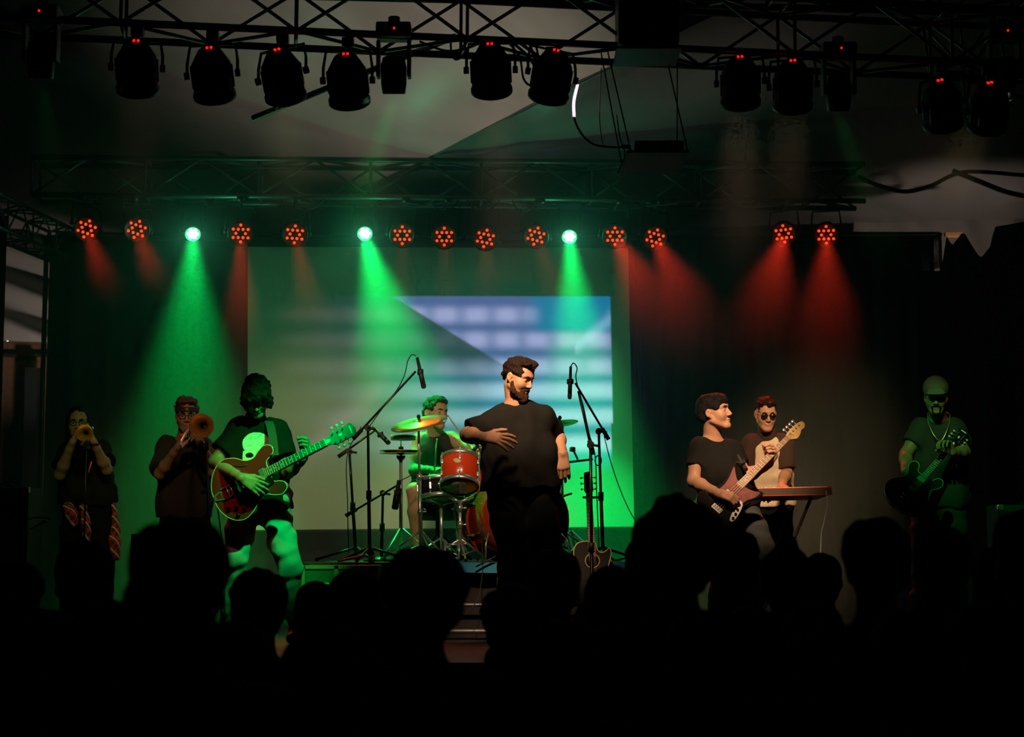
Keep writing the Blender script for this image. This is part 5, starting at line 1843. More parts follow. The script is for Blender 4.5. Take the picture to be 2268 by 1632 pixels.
wedge(0.37, 0.86, 0.058, 0.044, 0.004, 0.010, M).build('fretboard', mat('brown fretboard', (0.16, 0.08, 0.045), 0.5), ac)
frets(ac, M, 0.86, 0.65, 20, 0.044, 0.057, 0.37, 0.011)
MB().box((0.863, 0, 0.01), (0.007, 0.044, 0.008), M).build('nut', M_CREAM, ac)
MB().prism(mirror([(0.865, 0.022), (0.885, 0.036), (1.03, 0.032), (1.04, 0.0)]), -0.012, 0.004, M, 0.002).build('headstock', M_BLKGLOSS, ac)
for sgn in (-1, 1):
    for k in range(3):
        x = 0.90 + 0.045 * k
        MB().cyl((x, sgn * 0.022, 0.0), (x, sgn * 0.022, 0.016), 0.007, seg=8, M=M).cyl((x, sgn * 0.03, -0.004), (x, sgn * 0.052, -0.004), 0.0035, seg=6, M=M).ball((x, sgn * 0.056, -0.004), (0.010, 0.008, 0.005), M, 6, 4).build('tuner', M_CHROME, ac)
strings(ac, M, 6, 0.15, 0.86, 0.052, 0.036, 0.014, 0.014, 0.0008)
gs = thing('guitar_stand', 'black tubular stand holding the acoustic guitar', 'stand', (P(1316, 1380, 11.4).x, 11.4, 0))
gx = P(1316, 1300, 11.4).x
MB().cyl((gx, 11.44, 0.15), (gx - 0.03, 11.44, 0.95), 0.011).build('post', M_DARKMETAL, gs)
MB().tube([(gx - 0.07, 11.36, 0.95), (gx - 0.03, 11.44, 0.95), (gx + 0.03, 11.36, 0.95)], 0.009, 6).build('yoke', M_DARKMETAL, gs)
for dx, dy in ((-0.2, -0.12), (0.2, -0.12), (0.0, 0.2)):
    MB().cyl((gx, 11.44, 0.2), (gx + dx, 11.44 + dy, 0.012), 0.010).build('leg', M_DARKMETAL, gs)
for dx in (-0.1, 0.1):
    MB().tube([(gx, 11.44, 0.26), (gx + dx, 11.42, 0.235), (gx + dx, 11.25, 0.23), (gx + dx, 11.22, 0.26)], 0.009, 6).build('arm', M_DARKMETAL, gs)

# ------------------------------------------------------------------ brass instruments
M_BRASS = mat('brass', (0.75, 0.42, 0.12), 0.3, metal=0.75)
M_BRASSDK = mat('worn brass', (0.45, 0.20, 0.06), 0.3, metal=1.0)


def axis_matrix(loc, d, hint=V(0, 0, 1)):
    z = Vector(d).normalized()
    x = Vector(hint).cross(z)
    x = x.normalized() if x.length > 1e-4 else V(1, 0, 0)
    y = z.cross(x)
    Mx = Matrix((x, y, z)).transposed().to_4x4()
    Mx.translation = Vector(loc)
    return Mx


tb = P(187, 959, 11.98)
TM = axis_matrix(tb, V(0.12, -1, -0.08))
tr = thing('trumpet', 'brass trumpet raised to the lips of the long-haired player', 'trumpet', matrix=TM)
I4 = Matrix()
MB().lathe([(0.058, 0.0), (0.061, 0.0), (0.050, -0.012), (0.032, -0.035), (0.018, -0.08), (0.011, -0.15), (0.008, -0.3), (0.006, -0.3), (0.009, -0.15), (0.016, -0.08), (0.030, -0.035), (0.048, -0.011), (0.058, 0.0)], I4, 28).build('bell', M_BRASS, tr)
for k in range(3):
    MB().cyl((-0.012, -0.075, -0.2 - 0.024 * k), (-0.012, 0.065, -0.2 - 0.024 * k), 0.0095, seg=10, M=I4).build('valve', M_BRASS, tr)
MB().tube(smooth_path([V(0, 0, -0.3), V(0.0, 0.01, -0.33), V(-0.02, 0.0, -0.335), V(-0.02, 0.0, -0.27)]), 0.006, 8).build('tubing', M_BRASS, tr)
MB().tube([V(-0.004, 0.03, -0.45), V(-0.03, 0.035, -0.12), V(-0.03, 0.01, -0.09), V(-0.03, -0.02, -0.12), V(0.0, -0.02, -0.25)], 0.006, 8).build('lead_pipe', M_BRASS, tr)
MB().lathe([(0.008, 0), (0.013, -0.025), (0.012, -0.03)], Matrix.Translation((-0.004, 0.03, -0.44)), 12).build('mouthpiece', M_CHROME, tr)

bb = P(446, 943, 11.72)
BMx = axis_matrix(bb, V(0.08, -1, -0.05))
tro = thing('trombone', 'brass trombone with wide glinting bell, played by the man with the headband', 'trombone', matrix=BMx)
MB().lathe([(0.083, 0.0), (0.086, -0.001), (0.068, -0.02), (0.046, -0.05), (0.03, -0.10), (0.019, -0.18), (0.012, -0.30), (0.010, -0.42), (0.009, -0.42), (0.011, -0.3), (0.018, -0.18), (0.029, -0.10), (0.045, -0.049), (0.066, -0.018), (0.083, 0.0)], I4, 32).build('bell', M_BRASS, tro)
MB().tube(smooth_path([V(0, 0, -0.42), V(0, 0.0, -0.5), V(-0.05, 0, -0.53), V(-0.1, 0, -0.5), V(-0.105, -0.0, -0.25)]), 0.008, 8).build('tuning_slide', M_BRASS, tro)
MB().tube([V(-0.105, 0, -0.42), V(-0.105, -0.03, -0.1), V(-0.105, -0.11, 0.28), V(-0.105, -0.135, 0.31), V(-0.105, -0.155, 0.28), V(-0.105, -0.10, -0.1), V(-0.105, -0.07, -0.3)], 0.007, 8).build('slide', M_CHROME, tro)
MB().cyl((-0.105, -0.02, -0.12), (-0.105, -0.11, -0.12), 0.006, seg=8, M=I4).build('slide_brace', M_BRASSDK, tro)
MB().lathe([(0.008, 0), (0.016, -0.03), (0.014, -0.036)], Matrix.Translation((-0.105, 0.005, -0.45)), 12).build('mouthpiece', M_CHROME, tro)

# ------------------------------------------------------------------ drum kit
M_REDSHELL = mat('red drum shell', (0.72, 0.055, 0.012), 0.22, coat=0.6)
M_SKINHEAD = mat('drum head', (0.62, 0.66, 0.45), 0.35)
M_CYMBAL = mat('cymbal bronze', (0.55, 0.42, 0.12), 0.3, metal=0.85, noise=0.12, nscale=30)
RZ = 0.517


def drum(name, label, c, axis, r, depth, shell, lugs=8, head=M_SKINHEAD, hoop=M_CHROME, extras=True):
    Mx = axis_matrix(c, axis, V(0, -1, 0.01))
    t = thing(name, label, 'drum', matrix=Mx)
    h = depth / 2
    MB().lathe([(r * 0.97, -h), (r, -h + 0.004), (r, h - 0.004), (r * 0.97, h)], I4, 40).build('shell', shell, t)
    for sgn in (-1, 1):
        MB().lathe([(r * 1.0, sgn * (h + 0.008)), (r * 1.045, sgn * (h + 0.006)), (r * 1.045, sgn * (h - 0.022)), (r * 1.0, sgn * (h - 0.022)), (r * 1.0, sgn * (h + 0.008))][::sgn], I4, 40).build('hoop', hoop, t)
        MB().lathe([(0.0, sgn * (h + 0.004)), (r * 0.99, sgn * (h + 0.001))][::sgn], I4, 40).build('drum_head', head, t)
        if extras:
            for k in range(lugs):
                a = 2 * math.pi * (k + 0.5) / lugs
                x, y = math.cos(a), math.sin(a)
                MB().cyl((x * (r + 0.012), y * (r + 0.012), sgn * (h + 0.012)), (x * (r + 0.012), y * (r + 0.012), sgn * (h - 0.05)), 0.0035, seg=6).bevbox((x * (r + 0.008), y * (r + 0.008), sgn * (h - 0.06)), (0.016, 0.016, 0.03), 0.003).build('lug', M_CHROME, t)
    return t, Mx


tom, TMx = drum('tom_drum', 'bright red tom drum with chrome hoops in front of the drummer', P(1019, 1046, 12.0), V(0.02, 0.42, 0.9), 0.138, 0.215, M_REDSHELL, 6)
# badge on the side that looks at the hall
bd = MB()
for k in range(16):
    pass
ang = math.radians(-96)
loc = TMx.inverted() @ P(1012, 1040, 11.86)
aa = math.atan2(loc.y, loc.x)
bp = Matrix.Translation((0.1395 * math.cos(aa), 0.1395 * math.sin(aa), 0.02)) @ Matrix.Rotation(aa, 4, 'Z') @ Matrix.Rotation(math.pi / 2, 4, 'Y')
MB().lathe([(0.0, 0.0), (1.0, 0.0), (1.0, 0.08), (0.0, 0.1)], bp @ Matrix.Rotation(math.radians(70), 4, 'Z') @ Matrix.Diagonal((0.030, 0.018, 0.03, 1)), 20).build('badge', mat('gold badge', (0.75, 0.6, 0.28), 0.35), tom)
kick, KM = drum('bass_drum', 'big red bass drum standing behind the singer', P(1145, 1152, 12.15), V(0.5, -0.866, 0.0), 0.285, 0.44, M_REDSHELL, 8, mat('dark head', (0.02, 0.02, 0.018), 0.4), mat('red hoop', (0.5, 0.05, 0.02), 0.3))
MB().cyl((0.16, -0.26, 0.1), (0.2, -0.36, 0.16), 0.008).cyl((-0.16, -0.26, 0.1), (-0.2, -0.36, 0.16), 0.008).build('spur', M_CHROME, kick)
kf = KM.inverted()
sp1 = MB().tube([kf @ P(1082, 1182, 11.8), kf @ P(1076, 1205, 11.75), kf @ Vector((P(1076, 1228, 11.75).x, 11.75, RZ + 0.005))], 0.007, 8).build('spur', M_CHROME, kick)
sp2 = MB().tube([kf @ P(1238, 1178, 11.8), kf @ P(1256, 1195, 11.75), kf @ Vector((P(1268, 1222, 11.75).x, 11.75, RZ + 0.005))], 0.007, 8).build('spur', M_CHROME, kick)
snare, SM = drum('snare_drum', 'dark snare drum with chrome fittings left of the red tom', P(976, 1083, 12.3), V(-0.05, 0.15, 0.98), 0.165, 0.14, M_BLKGLOSS, 8)
floor_tom, FM = drum('floor_tom', 'small red drum half hidden behind the red tom', P(1058, 1068, 12.75), V(0.0, 0.1, 1), 0.10, 0.2, M_REDSHELL, 6)
for k in range(3):
    a = 2.1 * k + 0.5
    MB().cyl((0.108 * math.cos(a), 0.108 * math.sin(a), 0.0), (0.12 * math.cos(a), 0.12 * math.sin(a), -(P(1058, 1068, 12.75).z - RZ) + 0.01), 0.007).build('leg', M_CHROME, floor_tom)


def tripod(t, x, y, z0, h, spread, m=M_CHROME, r=0.011, rot=0.4, name='leg', n=3, double=True):
    for k in range(n):
        a = rot + 2 * math.pi * k / n
        ex, ey = x + spread * math.cos(a), y + spread * math.sin(a)
        b = MB().cyl((x, y, z0 + h), (ex, ey, z0 + 0.015), r * 0.75, seg=6)
        if double:
            b.cyl((x, y, z0 + h * 0.25), (x + (ex - x) * 0.55, y + (ey - y) * 0.55, z0 + h * 0.5), r * 0.5, seg=5)
        leg = b.build(name, m, t)
        MB().ball((ex, ey, z0 + 0.016), (0.015, 0.015, 0.015), None, 6, 4).build('rubber_foot', M_RUBBER, leg)


def cymbal_mesh(r, m, t, Mx, name='cymbal'):
    MB().lathe([(0.004, 0.012), (r * 0.08, 0.014), (r * 0.16, 0.006), (r * 0.24, 0.0), (r * 0.7, -r * 0.05), (r, -r * 0.1), (r, -r * 0.1 - 0.0015), (r * 0.7, -r * 0.05 - 0.0015), (r * 0.24, -0.0015), (r * 0.1, 0.008), (0.004, 0.009)][::-1], Mx, 40).build(name, m, t)


def cymbal_stand(label, base, top, r, axis, joints=(0.35, 0.6), tilt=None, rot=0.5, spread=0.28):
    base, top = Vector(base), Vector(top)
    t = thing('crash_cymbal', label, 'cymbal', base)
    MB().cyl(base + V(0, 0, 0.03), base.lerp(top, joints[1]), 0.0125).build('lower_tube', M_CHROME, t)
    MB().cyl(base.lerp(top, joints[1]), top, 0.009).build('upper_tube', M_CHROME, t)
    for j in joints:
        q = base.lerp(top, j)
        MB().cyl(q - V(0, 0, 0.02), q + V(0, 0, 0.02), 0.018).cyl(q, q + V(0.045, -0.01, 0.005), 0.006).build('wing_clamp', M_CHROME, t)
    MB().cyl(top - V(0, 0, 0.02), top + V(0, 0, 0.045), 0.008).ball(top + V(0, 0, 0.03), 0.015).build('felt_and_nut', M_DARKMETAL, t)
    cymbal_mesh(r, M_CYMBAL, t, axis_matrix(top, axis))
    tripod(t, base.x, base.y, base.z, 0.22, spread, rot=rot)
    return t


def on_riser(px, Y):
    return Vector((P(px, 1225, Y).x, Y, RZ))


cymbal_stand('crash cymbal tilted on a tall stand to the left of the drummer', on_riser(932, 12.0), P(927, 932, 12.0), 0.205, V(-0.18, -0.30, 0.92), rot=0.9)
cymbal_stand('crash cymbal on a chrome stand behind the right shoulder of the singer', on_riser(1249, 12.5), P(1240, 934, 12.5), 0.135, V(-0.12, 0.12, 0.98), rot=0.2)
cymbal_stand('low cymbal beside the right hip of the singer', on_riser(1266, 12.7), P(1210, 1006, 12.6), 0.09, V(0.25, -0.35, 0.9), rot=1.4)
# hi-hat with tambourine
hb_ = on_riser(888, 12.2)
hh = thing('hi_hat', 'pair of hi-hat cymbals on a chrome pedal stand left of the drummer', 'hi-hat', hb_)
ht_ = P(888, 999, 12.2)
MB().cyl(hb_ + V(0, 0, 0.03), ht_ - V(0, 0, 0.06), 0.013).build('lower_tube', M_CHROME, hh)
MB().cyl(ht_ - V(0, 0, 0.06), P(888, 960, 12.2), 0.005).build('rod', M_CHROME, hh)
cymbal_mesh(0.155, M_CYMBAL, hh, axis_matrix(ht_, V(0, 0, 1)), 'top_cymbal')
cymbal_mesh(0.155, M_CYMBAL, hh, axis_matrix(ht_ - V(0, 0, 0.014), V(0, 0, -1)), 'bottom_cymbal')
MB().lathe([(0.012, -0.05), (0.03, -0.03), (0.034, -0.012), (0.0, -0.01)], Matrix.Translation(ht_ - V(0, 0, 0.02)), 12).build('seat_cup', M_BLACK, hh)
MB().lathe([(0.0, 0.0), (0.018, 0.0), (0.018, 0.02), (0.0, 0.02)], Matrix.Translation(ht_ + V(0, 0, 0.012)), 12).build('clutch', mat('red felt', (0.6, 0.03, 0.02), 0.8), hh)
MB().bevbox(hb_ + V(0.03, 0.12, 0.03), (0.09, 0.28, 0.02), 0.005).build('foot_pedal', M_CHROME, hh)
tripod(hh, hb_.x, hb_.y, RZ, 0.24, 0.27, rot=0.1)
ta = thing('tambourine', 'tambourine with jingles fixed on top of the hi-hat', 'tambourine', P(893, 972, 12.2))
tcn = P(893, 969, 12.2)
MB().lathe([(0.082, -0.018), (0.09, -0.018), (0.09, 0.018), (0.082, 0.018), (0.082, -0.018)], Matrix.Translation(tcn), 30).build('frame', mat('pale tambourine frame', (0.5, 0.48, 0.38), 0.4), ta)
for k in range(6):
    a = 2 * math.pi * k / 6 + 0.3
    for dz in (-0.006, 0.004):
        MB().lathe([(0.0, 0.0), (0.02, 0.001), (0.02, 0.002), (0, 0.003)], Matrix.Translation(tcn + V(0.087 * math.cos(a), 0.087 * math.sin(a), dz)), 10).build('jingle', M_BRASS, ta)
# tom stand, snare stand, throne
ts_ = thing('tom_stand', 'chrome stand carrying the red tom', 'stand', on_riser(1020, 12.05))
b0 = on_riser(1020, 12.05)
MB().cyl(b0 + V(0, 0, 0.04), P(1018, 1112, 12.05), 0.013).build('tube', M_CHROME, ts_)
for j in (0.3, 0.62, 0.9):
    q = b0.lerp(P(1018, 1112, 12.05), j)
    MB().cyl(q - V(0, 0, 0.025), q + V(0, 0, 0.025), 0.02).cyl(q, q + V(0.05, -0.02, 0), 0.007).build('clamp', M_CHROME, ts_)
MB().cyl(P(1018, 1112, 12.05), P(1048, 1100, 12.1), 0.012).cyl(P(1018, 1112, 12.05), P(994, 1100, 12.1), 0.012).build('cradle_arm', M_CHROME, ts_)
MB().bevbox(P(1020, 1082, 11.87), (0.022, 0.02, 0.07), 0.004).build('black_clamp', M_BLACK, ts_)
tripod(ts_, b0.x, b0.y, RZ, 0.16, 0.25, rot=0.7)
ss_ = thing('snare_stand', 'folding chrome stand under the snare drum', 'stand', on_riser(978, 12.3))
b0 = on_riser(978, 12.3)
MB().cyl(b0 + V(0, 0, 0.03), P(977, 1110, 12.3), 0.012).build('tube', M_CHROME, ss_)
for k in range(3):
    a = 2.1 * k
    MB().cyl(P(977, 1118, 12.3), P(977, 1106, 12.3) + V(0.15 * math.cos(a), 0.15 * math.sin(a), 0.0), 0.007).build('basket_arm', M_CHROME, ss_)
tripod(ss_, b0.x, b0.y, RZ, 0.17, 0.24, rot=1.0)
th = thing('drum_throne', 'round black drum stool under the drummer', 'stool', on_riser(970, 12.9))
b0 = on_riser(970, 12.9)
zs = P(970, 1110, 12.9).z - 0.10
MB().lathe([(0.0, -0.04), (0.14, -0.045), (0.165, -0.03), (0.17, 0.015), (0.15, 0.035), (0.0, 0.04)], Matrix.Translation((b0.x, b0.y, zs)), 30).build('seat', mat('black vinyl', (0.015, 0.016, 0.016), 0.4), th)
MB().cyl(b0 + V(0, 0, 0.04), (b0.x, b0.y, zs - 0.04), 0.02).build('post', M_DARKMETAL, th)
tripod(th, b0.x, b0.y, RZ, 0.2, 0.25, M_DARKMETAL, 0.016, rot=0.2)
# pedal under the bass drum
pd = thing('kick_pedal', 'chrome kick pedal by the bass drum', 'pedal', on_riser(1000, 11.9))
q = on_riser(1000, 11.9)
MB().bevbox(q + V(0, 0.0, 0.02), (0.1, 0.26, 0.02), 0.006).build('footboard', M_CHROME, pd)
MB().cyl(q + V(-0.05, 0.1, 0.0), q + V(-0.05, 0.1, 0.12), 0.008).cyl(q + V(0.05, 0.1, 0.0), q + V(0.05, 0.1, 0.12), 0.008).cyl(q + V(-0.06, 0.1, 0.12), q + V(0.06, 0.1, 0.12), 0.008).build('frame', M_CHROME, pd)
for lab, a, b in (('drumstick held upright in the left fist of the drummer', P(962, 1046, 12.5), P(968, 972, 12.62)), ('drumstick raised over the shoulder of the drummer', P(1052, 1006, 12.6), P(992, 920, 12.72))):
    st_ = MB().tube([a, lerp(a, b, 0.8), lerp(a, b, 0.95), b], [0.0075, 0.007, 0.004, 0.006], 8)
    tag(st_.build('drumstick', mat('hickory', (0.5, 0.34, 0.16), 0.5)), lab, 'drumstick')

# ------------------------------------------------------------------ microphones on stands
M_STAND = mat('stand tube', (0.02, 0.02, 0.02), 0.35, metal=0.4)


def mic_stand(label, base, top, boom=None, mic=None, r=0.0125, spread=0.28, rot=0.6, legs=True, cable_pts=None, round_base=False, mic_r=0.017, handle=True, clutch=None):
    base, top = Vector(base), Vector(top)
    t = thing('microphone_stand', label, 'microphone stand', base)
    MB().cyl(base + V(0, 0, 0.03), base.lerp(top, 0.5), r).build('lower_tube', M_STAND, t)
    MB().cyl(base.lerp(top, 0.5), top, r * 0.75).build('upper_tube', M_STAND, t)
    q = base.lerp(top, 0.5)
    MB().cyl(q - V(0, 0, 0.03), q + V(0, 0, 0.03), r * 1.5).build('height_clutch', M_BLACK, t)
    if boom:
        a, b = Vector(boom[0]), Vector(boom[1])
        MB().cyl(a, b, r * 0.62).build('boom', M_STAND, t)
        d = (b - a).normalized()
        MB().cyl(a - d * 0.02, a + d * 0.07, r * 1.15).build('counterweight', M_RUBBER, t)
        c = Vector(clutch) if clutch is not None else top
        MB().cyl(c + V(0, -0.025, 0), c + V(0, 0.025, 0), 0.022).cyl(c + V(0.0, -0.02, 0), c + V(0.055, -0.03, -0.01), 0.008).build('boom_clutch', M_BLACK, t)
    if mic:
        a, b = Vector(mic[0]), Vector(mic[1])
        d = (b - a)
        L = d.length
        mb = MB().lathe([(0.0, 0), (mic_r * 0.62, 0.0), (mic_r * 0.75, L * 0.55), (mic_r, L * 0.62), (mic_r, L)], axis_matrix(a, d), 14).build('microphone', M_BLACK, t)
        MB().lathe([(mic_r * 1.02, L), (mic_r * 1.1, L + 0.012), (mic_r * 0.9, L + 0.03), (0.0, L + 0.036)], axis_matrix(a, d), 14).build('grille', mat('mic grille', (0.05, 0.05, 0.05), 0.4, metal=0.6, bump=0.8, bscale=400), mb)
        m_ = a.lerp(b, 0.55)
        MB().cyl(m_ - V(0.02, 0, 0), m_ + V(0.02, 0, 0), mic_r * 1.25).build('mic_clip', M_BLACK, t)
    if legs:
        if round_base:
            MB().lathe([(0.0, 0.0), (0.13, 0.0), (0.13, 0.012), (0.03, 0.035), (0.0, 0.04)][::-1], Matrix.Translation(base), 24).build('round_base', M_STAND, t)
        else:
            tripod(t, base.x, base.y, base.z, 0.1, spread, M_STAND, 0.013, rot, double=False)
    if cable_pts:
        MB().tube(smooth_path(cable_pts), 0.0038, 6).build('cable', M_RUBBER, t)
    return t


mic_stand('tall boom microphone stand with the mic tipped down, left of the drummer', on_riser(819, 11.6), P(815, 948, 11.6), (P(786, 968, 11.6), P(921, 822, 11.6)), (P(924, 792, 11.58), P(937, 850, 11.55)), cable_pts=[P(922, 788, 11.58), P(912, 786, 11.58), P(903, 800, 11.58), P(896, 830, 11.6), P(880, 862, 11.6), P(850, 900, 11.6), P(818, 945, 11.58)], rot=0.3)
mic_stand('shorter boom microphone stand with its mic hanging to the right, behind the guitar head', on_riser(789, 12.1), P(774, 1000, 12.1), (P(754, 1008, 12.1), P(832, 952, 12.1)), (P(826, 945, 12.1), P(856, 976, 12.05)), cable_pts=[P(800, 945, 12.1), P(769, 1010, 12.1), P(770, 1120, 12.1), P(772, 1225, 12.1)], rot=1.0)
mic_stand('low boom microphone stand with a big black mic under the hi-hat', on_riser(845, 12.15), P(848, 1092, 12.15), (P(771, 1139, 12.15), P(888, 1070, 12.1)), (P(884, 1064, 12.08), P(876, 1118, 12.05)), round_base=True, mic_r=0.024, cable_pts=[P(884, 1066, 12.08), P(900, 1058, 12.1), P(925, 1048, 12.15), P(940, 1070, 12.2)])
mic_stand('black vocal microphone stand in front of the singer on the right', Vector((P(1312, 1400, 10.3).x, 10.3, 0)), P(1308, 985, 10.3), (P(1311, 1000, 10.3), P(1281, 866, 10.3)), (P(1264, 812, 10.3), P(1262, 872, 10.28)), mic_r=0.013, cable_pts=[P(1264, 812, 10.3), P(1270, 804, 10.3), P(1278, 815, 10.3), P(1276, 840, 10.3), P(1292, 900, 10.3), P(1305, 960, 10.3), P(1318, 1010, 10.3), P(1322, 1100, 10.3), P(1327, 1220, 10.3)], rot=0.9)
e_ = mic_stand('grey boom stand behind the vocal microphone stand, boom leaning left', on_riser(1336, 11.7), P(1326, 955, 11.7), (P(1345, 968, 11.7), P(1274, 848, 11.7)), None, cable_pts=[P(1338, 965, 11.7), P(1352, 1020, 11.7), P(1372, 1080, 11.8), P(1394, 1130, 11.9), P(1416, 1168, 12.0)], rot=0.4)
MB().tube([P(1325 + 7 * math.cos(t * 0.45), 1020 + 11 * math.sin(t * 0.45), 11.68) for t in range(15)], 0.005, 6).build('coiled_cable', M_RUBBER, e_)
mic_stand('thin microphone stand in front of the trumpeter', Vector((P(183, 1380, 11.8).x, 11.8, 0)), P(191, 985, 11.8), None, (P(190, 998, 11.8), P(192, 984, 11.76)), 0.009, mic_r=0.014)
mic_stand('thin microphone stand in front of the trombonist', Vector((P(466, 1380, 11.6).x, 11.6, 0)), P(458, 985, 11.7), None, (P(457, 1000, 11.7), P(458, 984, 11.66)), 0.009, mic_r=0.014)
dm = thing('drum_microphone', 'small clip-on microphone over the red tom', 'microphone', P(1058, 1018, 12.05))
MB().tube(smooth_path([P(1062, 1048, 12.05), P(1066, 1010, 12.05), P(1058, 985, 12.05)]), 0.006, 6).build('gooseneck', M_BLACK, dm)
MB().cyl(P(1058, 985, 12.05), P(1048, 1000, 12.03), 0.014).build('capsule', M_BLACK, dm)
MB().tube(smooth_path([P(1058, 985, 12.05), P(1070, 970, 12.05), P(1076, 960, 12.05)]), 0.0035, 6).build('cable', M_RUBBER, dm)
bo_ = thing('boom_arm', 'pale boom rod lying across the two cymbal stands behind the hand of the singer', 'stand', P(1265, 1020, 12.4))
MB().cyl(P(1214, 1029, 12.45), P(1313, 1017, 12.4), 0.0085).build('rod', mat('pale rod', (0.7, 0.62, 0.5), 0.35), bo_)
MB().cyl(P(1268, 993, 12.42), P(1280, 1018, 12.42), 0.008).lathe([(0, -0.02), (0.022, -0.015), (0.022, 0.015), (0, 0.02)], Matrix.Translation(P(1268, 995, 12.42)), 10).build('wing_clamp', M_CHROME, bo_)

# ------------------------------------------------------------------ keyboard
kb = thing('stage_keyboard', 'slim stage keyboard on a stand in front of the man in sunglasses', 'keyboard', Vector((P(1745, 1370, 11.75).x, 11.75, 0)))
k0, k1 = P(1652, 1090, 11.72), P(1842, 1086, 11.88)
KX = frame_from(k0, k1 - k0, V(0, 0.12, 1))
LK = (k1 - k0).length
M_KEYBODY = mat('keyboard case', (0.10, 0.085, 0.06), 0.4)
MB().bevbox((LK / 2, 0.13, -0.005), (LK, 0.27, 0.05), 0.008, KX).build('case', M_KEYBODY, kb)
for zz, yy in ((0.022, -0.003), (-0.028, -0.003)):
    MB().box((LK / 2, yy, zz), (LK, 0.006, 0.006), KX).build('red_edge', mat('red trim', (0.7, 0.05, 0.03), 0.4), kb)
nk = 28
for i in range(nk):
    MB().bevbox((0.03 + (LK - 0.06) * (i + 0.5) / nk, 0.06, 0.024), ((LK - 0.06) / nk - 0.001, 0.11, 0.012), 0.001, KX).build('white_key', M_PEARL, kb)
    if i % 7 not in (2, 6) and i < nk - 1:
        MB().bevbox((0.03 + (LK - 0.06) * (i + 1) / nk, 0.085, 0.034), (0.008, 0.065, 0.012), 0.001, KX).build('black_key', M_BLACK, kb)
for sgn, x in ((-1, 0.1), (1, LK - 0.1)):
    p = KX @ Vector((x, 0.13, -0.03))
    q = KX @ Vector((LK - x, 0.13, -0.03))
    MB().cyl(p, (q.x, q.y + 0.02 * sgn, 0.02), 0.012).build('stand_leg', M_DARKMETAL, kb)
MB().tube(smooth_path([P(1830, 1088, 11.84), P(1832, 1120, 11.84), P(1824, 1160, 11.86), P(1818, 1205, 11.9), Vector((P(1815, 1300, 11.95).x, 11.95, 0.01))]), 0.0032, 6).build('lead', M_WHITEPLASTIC, kb)

# ------------------------------------------------------------------ amplifiers, monitor, road case and bits
M_TOLEX = mat('black vinyl cover', (0.03, 0.034, 0.032), 0.6, bump=0.4, bscale=120)
M_GRILLE = mat('grille cloth', (0.06, 0.065, 0.06), 0.85, bump=0.7, bscale=260)


def cabinet(name, label, x0, x1, ytop, Y, depth, m=M_TOLEX, grille=True, cat='amplifier'):
    zt = P((x0 + x1) / 2, ytop, Y).z
    xa, xb = P(x0, 1150, Y).x, P(x1, 1150, Y).x
    t = thing(name, label, cat, ((xa + xb) / 2, Y + depth / 2, 0))
    MB().bevbox(((xa + xb) / 2, Y + depth / 2, zt / 2), (xb - xa, depth, zt), 0.014).build('box', m, t)
    if grille:
        MB().bevbox(((xa + xb) / 2, Y - 0.004, zt * 0.46), ((xb - xa) * 0.9, 0.014, zt * 0.74), 0.004).build('grille', M_GRILLE, t)
        MB().bevbox(((xa + xb) / 2, Y - 0.004, zt * 0.91), ((xb - xa) * 0.9, 0.012, zt * 0.08), 0.003).build('control_panel', M_DARKMETAL, t)
        for k in range(6):
            MB().cyl((xa + (xb - xa) * (0.15 + 0.12 * k), Y - 0.022, zt * 0.91), (xa + (xb - xa) * (0.15 + 0.12 * k), Y - 0.005, zt * 0.91), 0.010, seg=10).build('knob', M_BLACK, t)
    for cx in (xa + 0.02, xb - 0.02):
        MB().bevbox((cx, Y + 0.012, zt - 0.018), (0.045, 0.045, 0.042), 0.008).build('corner', M_CHROME if grille else M_BLACK, t)
    MB().tube([((xa + xb) / 2 - 0.1, Y + depth / 2, zt), ((xa + xb) / 2 - 0.08, Y + depth / 2, zt + 0.025), ((xa + xb) / 2 + 0.08, Y + depth / 2, zt + 0.025), ((xa + xb) / 2 + 0.1, Y + depth / 2, zt)], 0.009, 6).build('handle', M_RUBBER, t)
    return t


cabinet('amplifier_cabinet', 'tall dark amplifier cabinet at the left edge', -110, 62, 1079, 11.6, 0.35)
cabinet('guitar_amplifier', 'guitar amplifier with speckled grille at the right edge', 2210, 2400, 1118, 12.1, 0.3)
cable('cable with a white plug hanging beside the left amplifier cabinet', [P(62, 1150, 11.55), P(85, 1146, 11.55), P(110, 1150, 11.55), P(98, 1156, 11.55), P(66, 1172, 11.55)], 0.005)
tag(MB().bevbox(P(100, 1154, 11.54), (0.04, 0.018, 0.016), 0.005).build('cable_plug', M_WHITEPLASTIC), 'white plug on the cable beside the left amplifier cabinet', 'plug')
cable('thin cable lying curled on top of the left amplifier cabinet', [P(0, 1072, 11.75), P(18, 1066, 11.75), P(34, 1068, 11.75), P(46, 1077, 11.75)], 0.005)
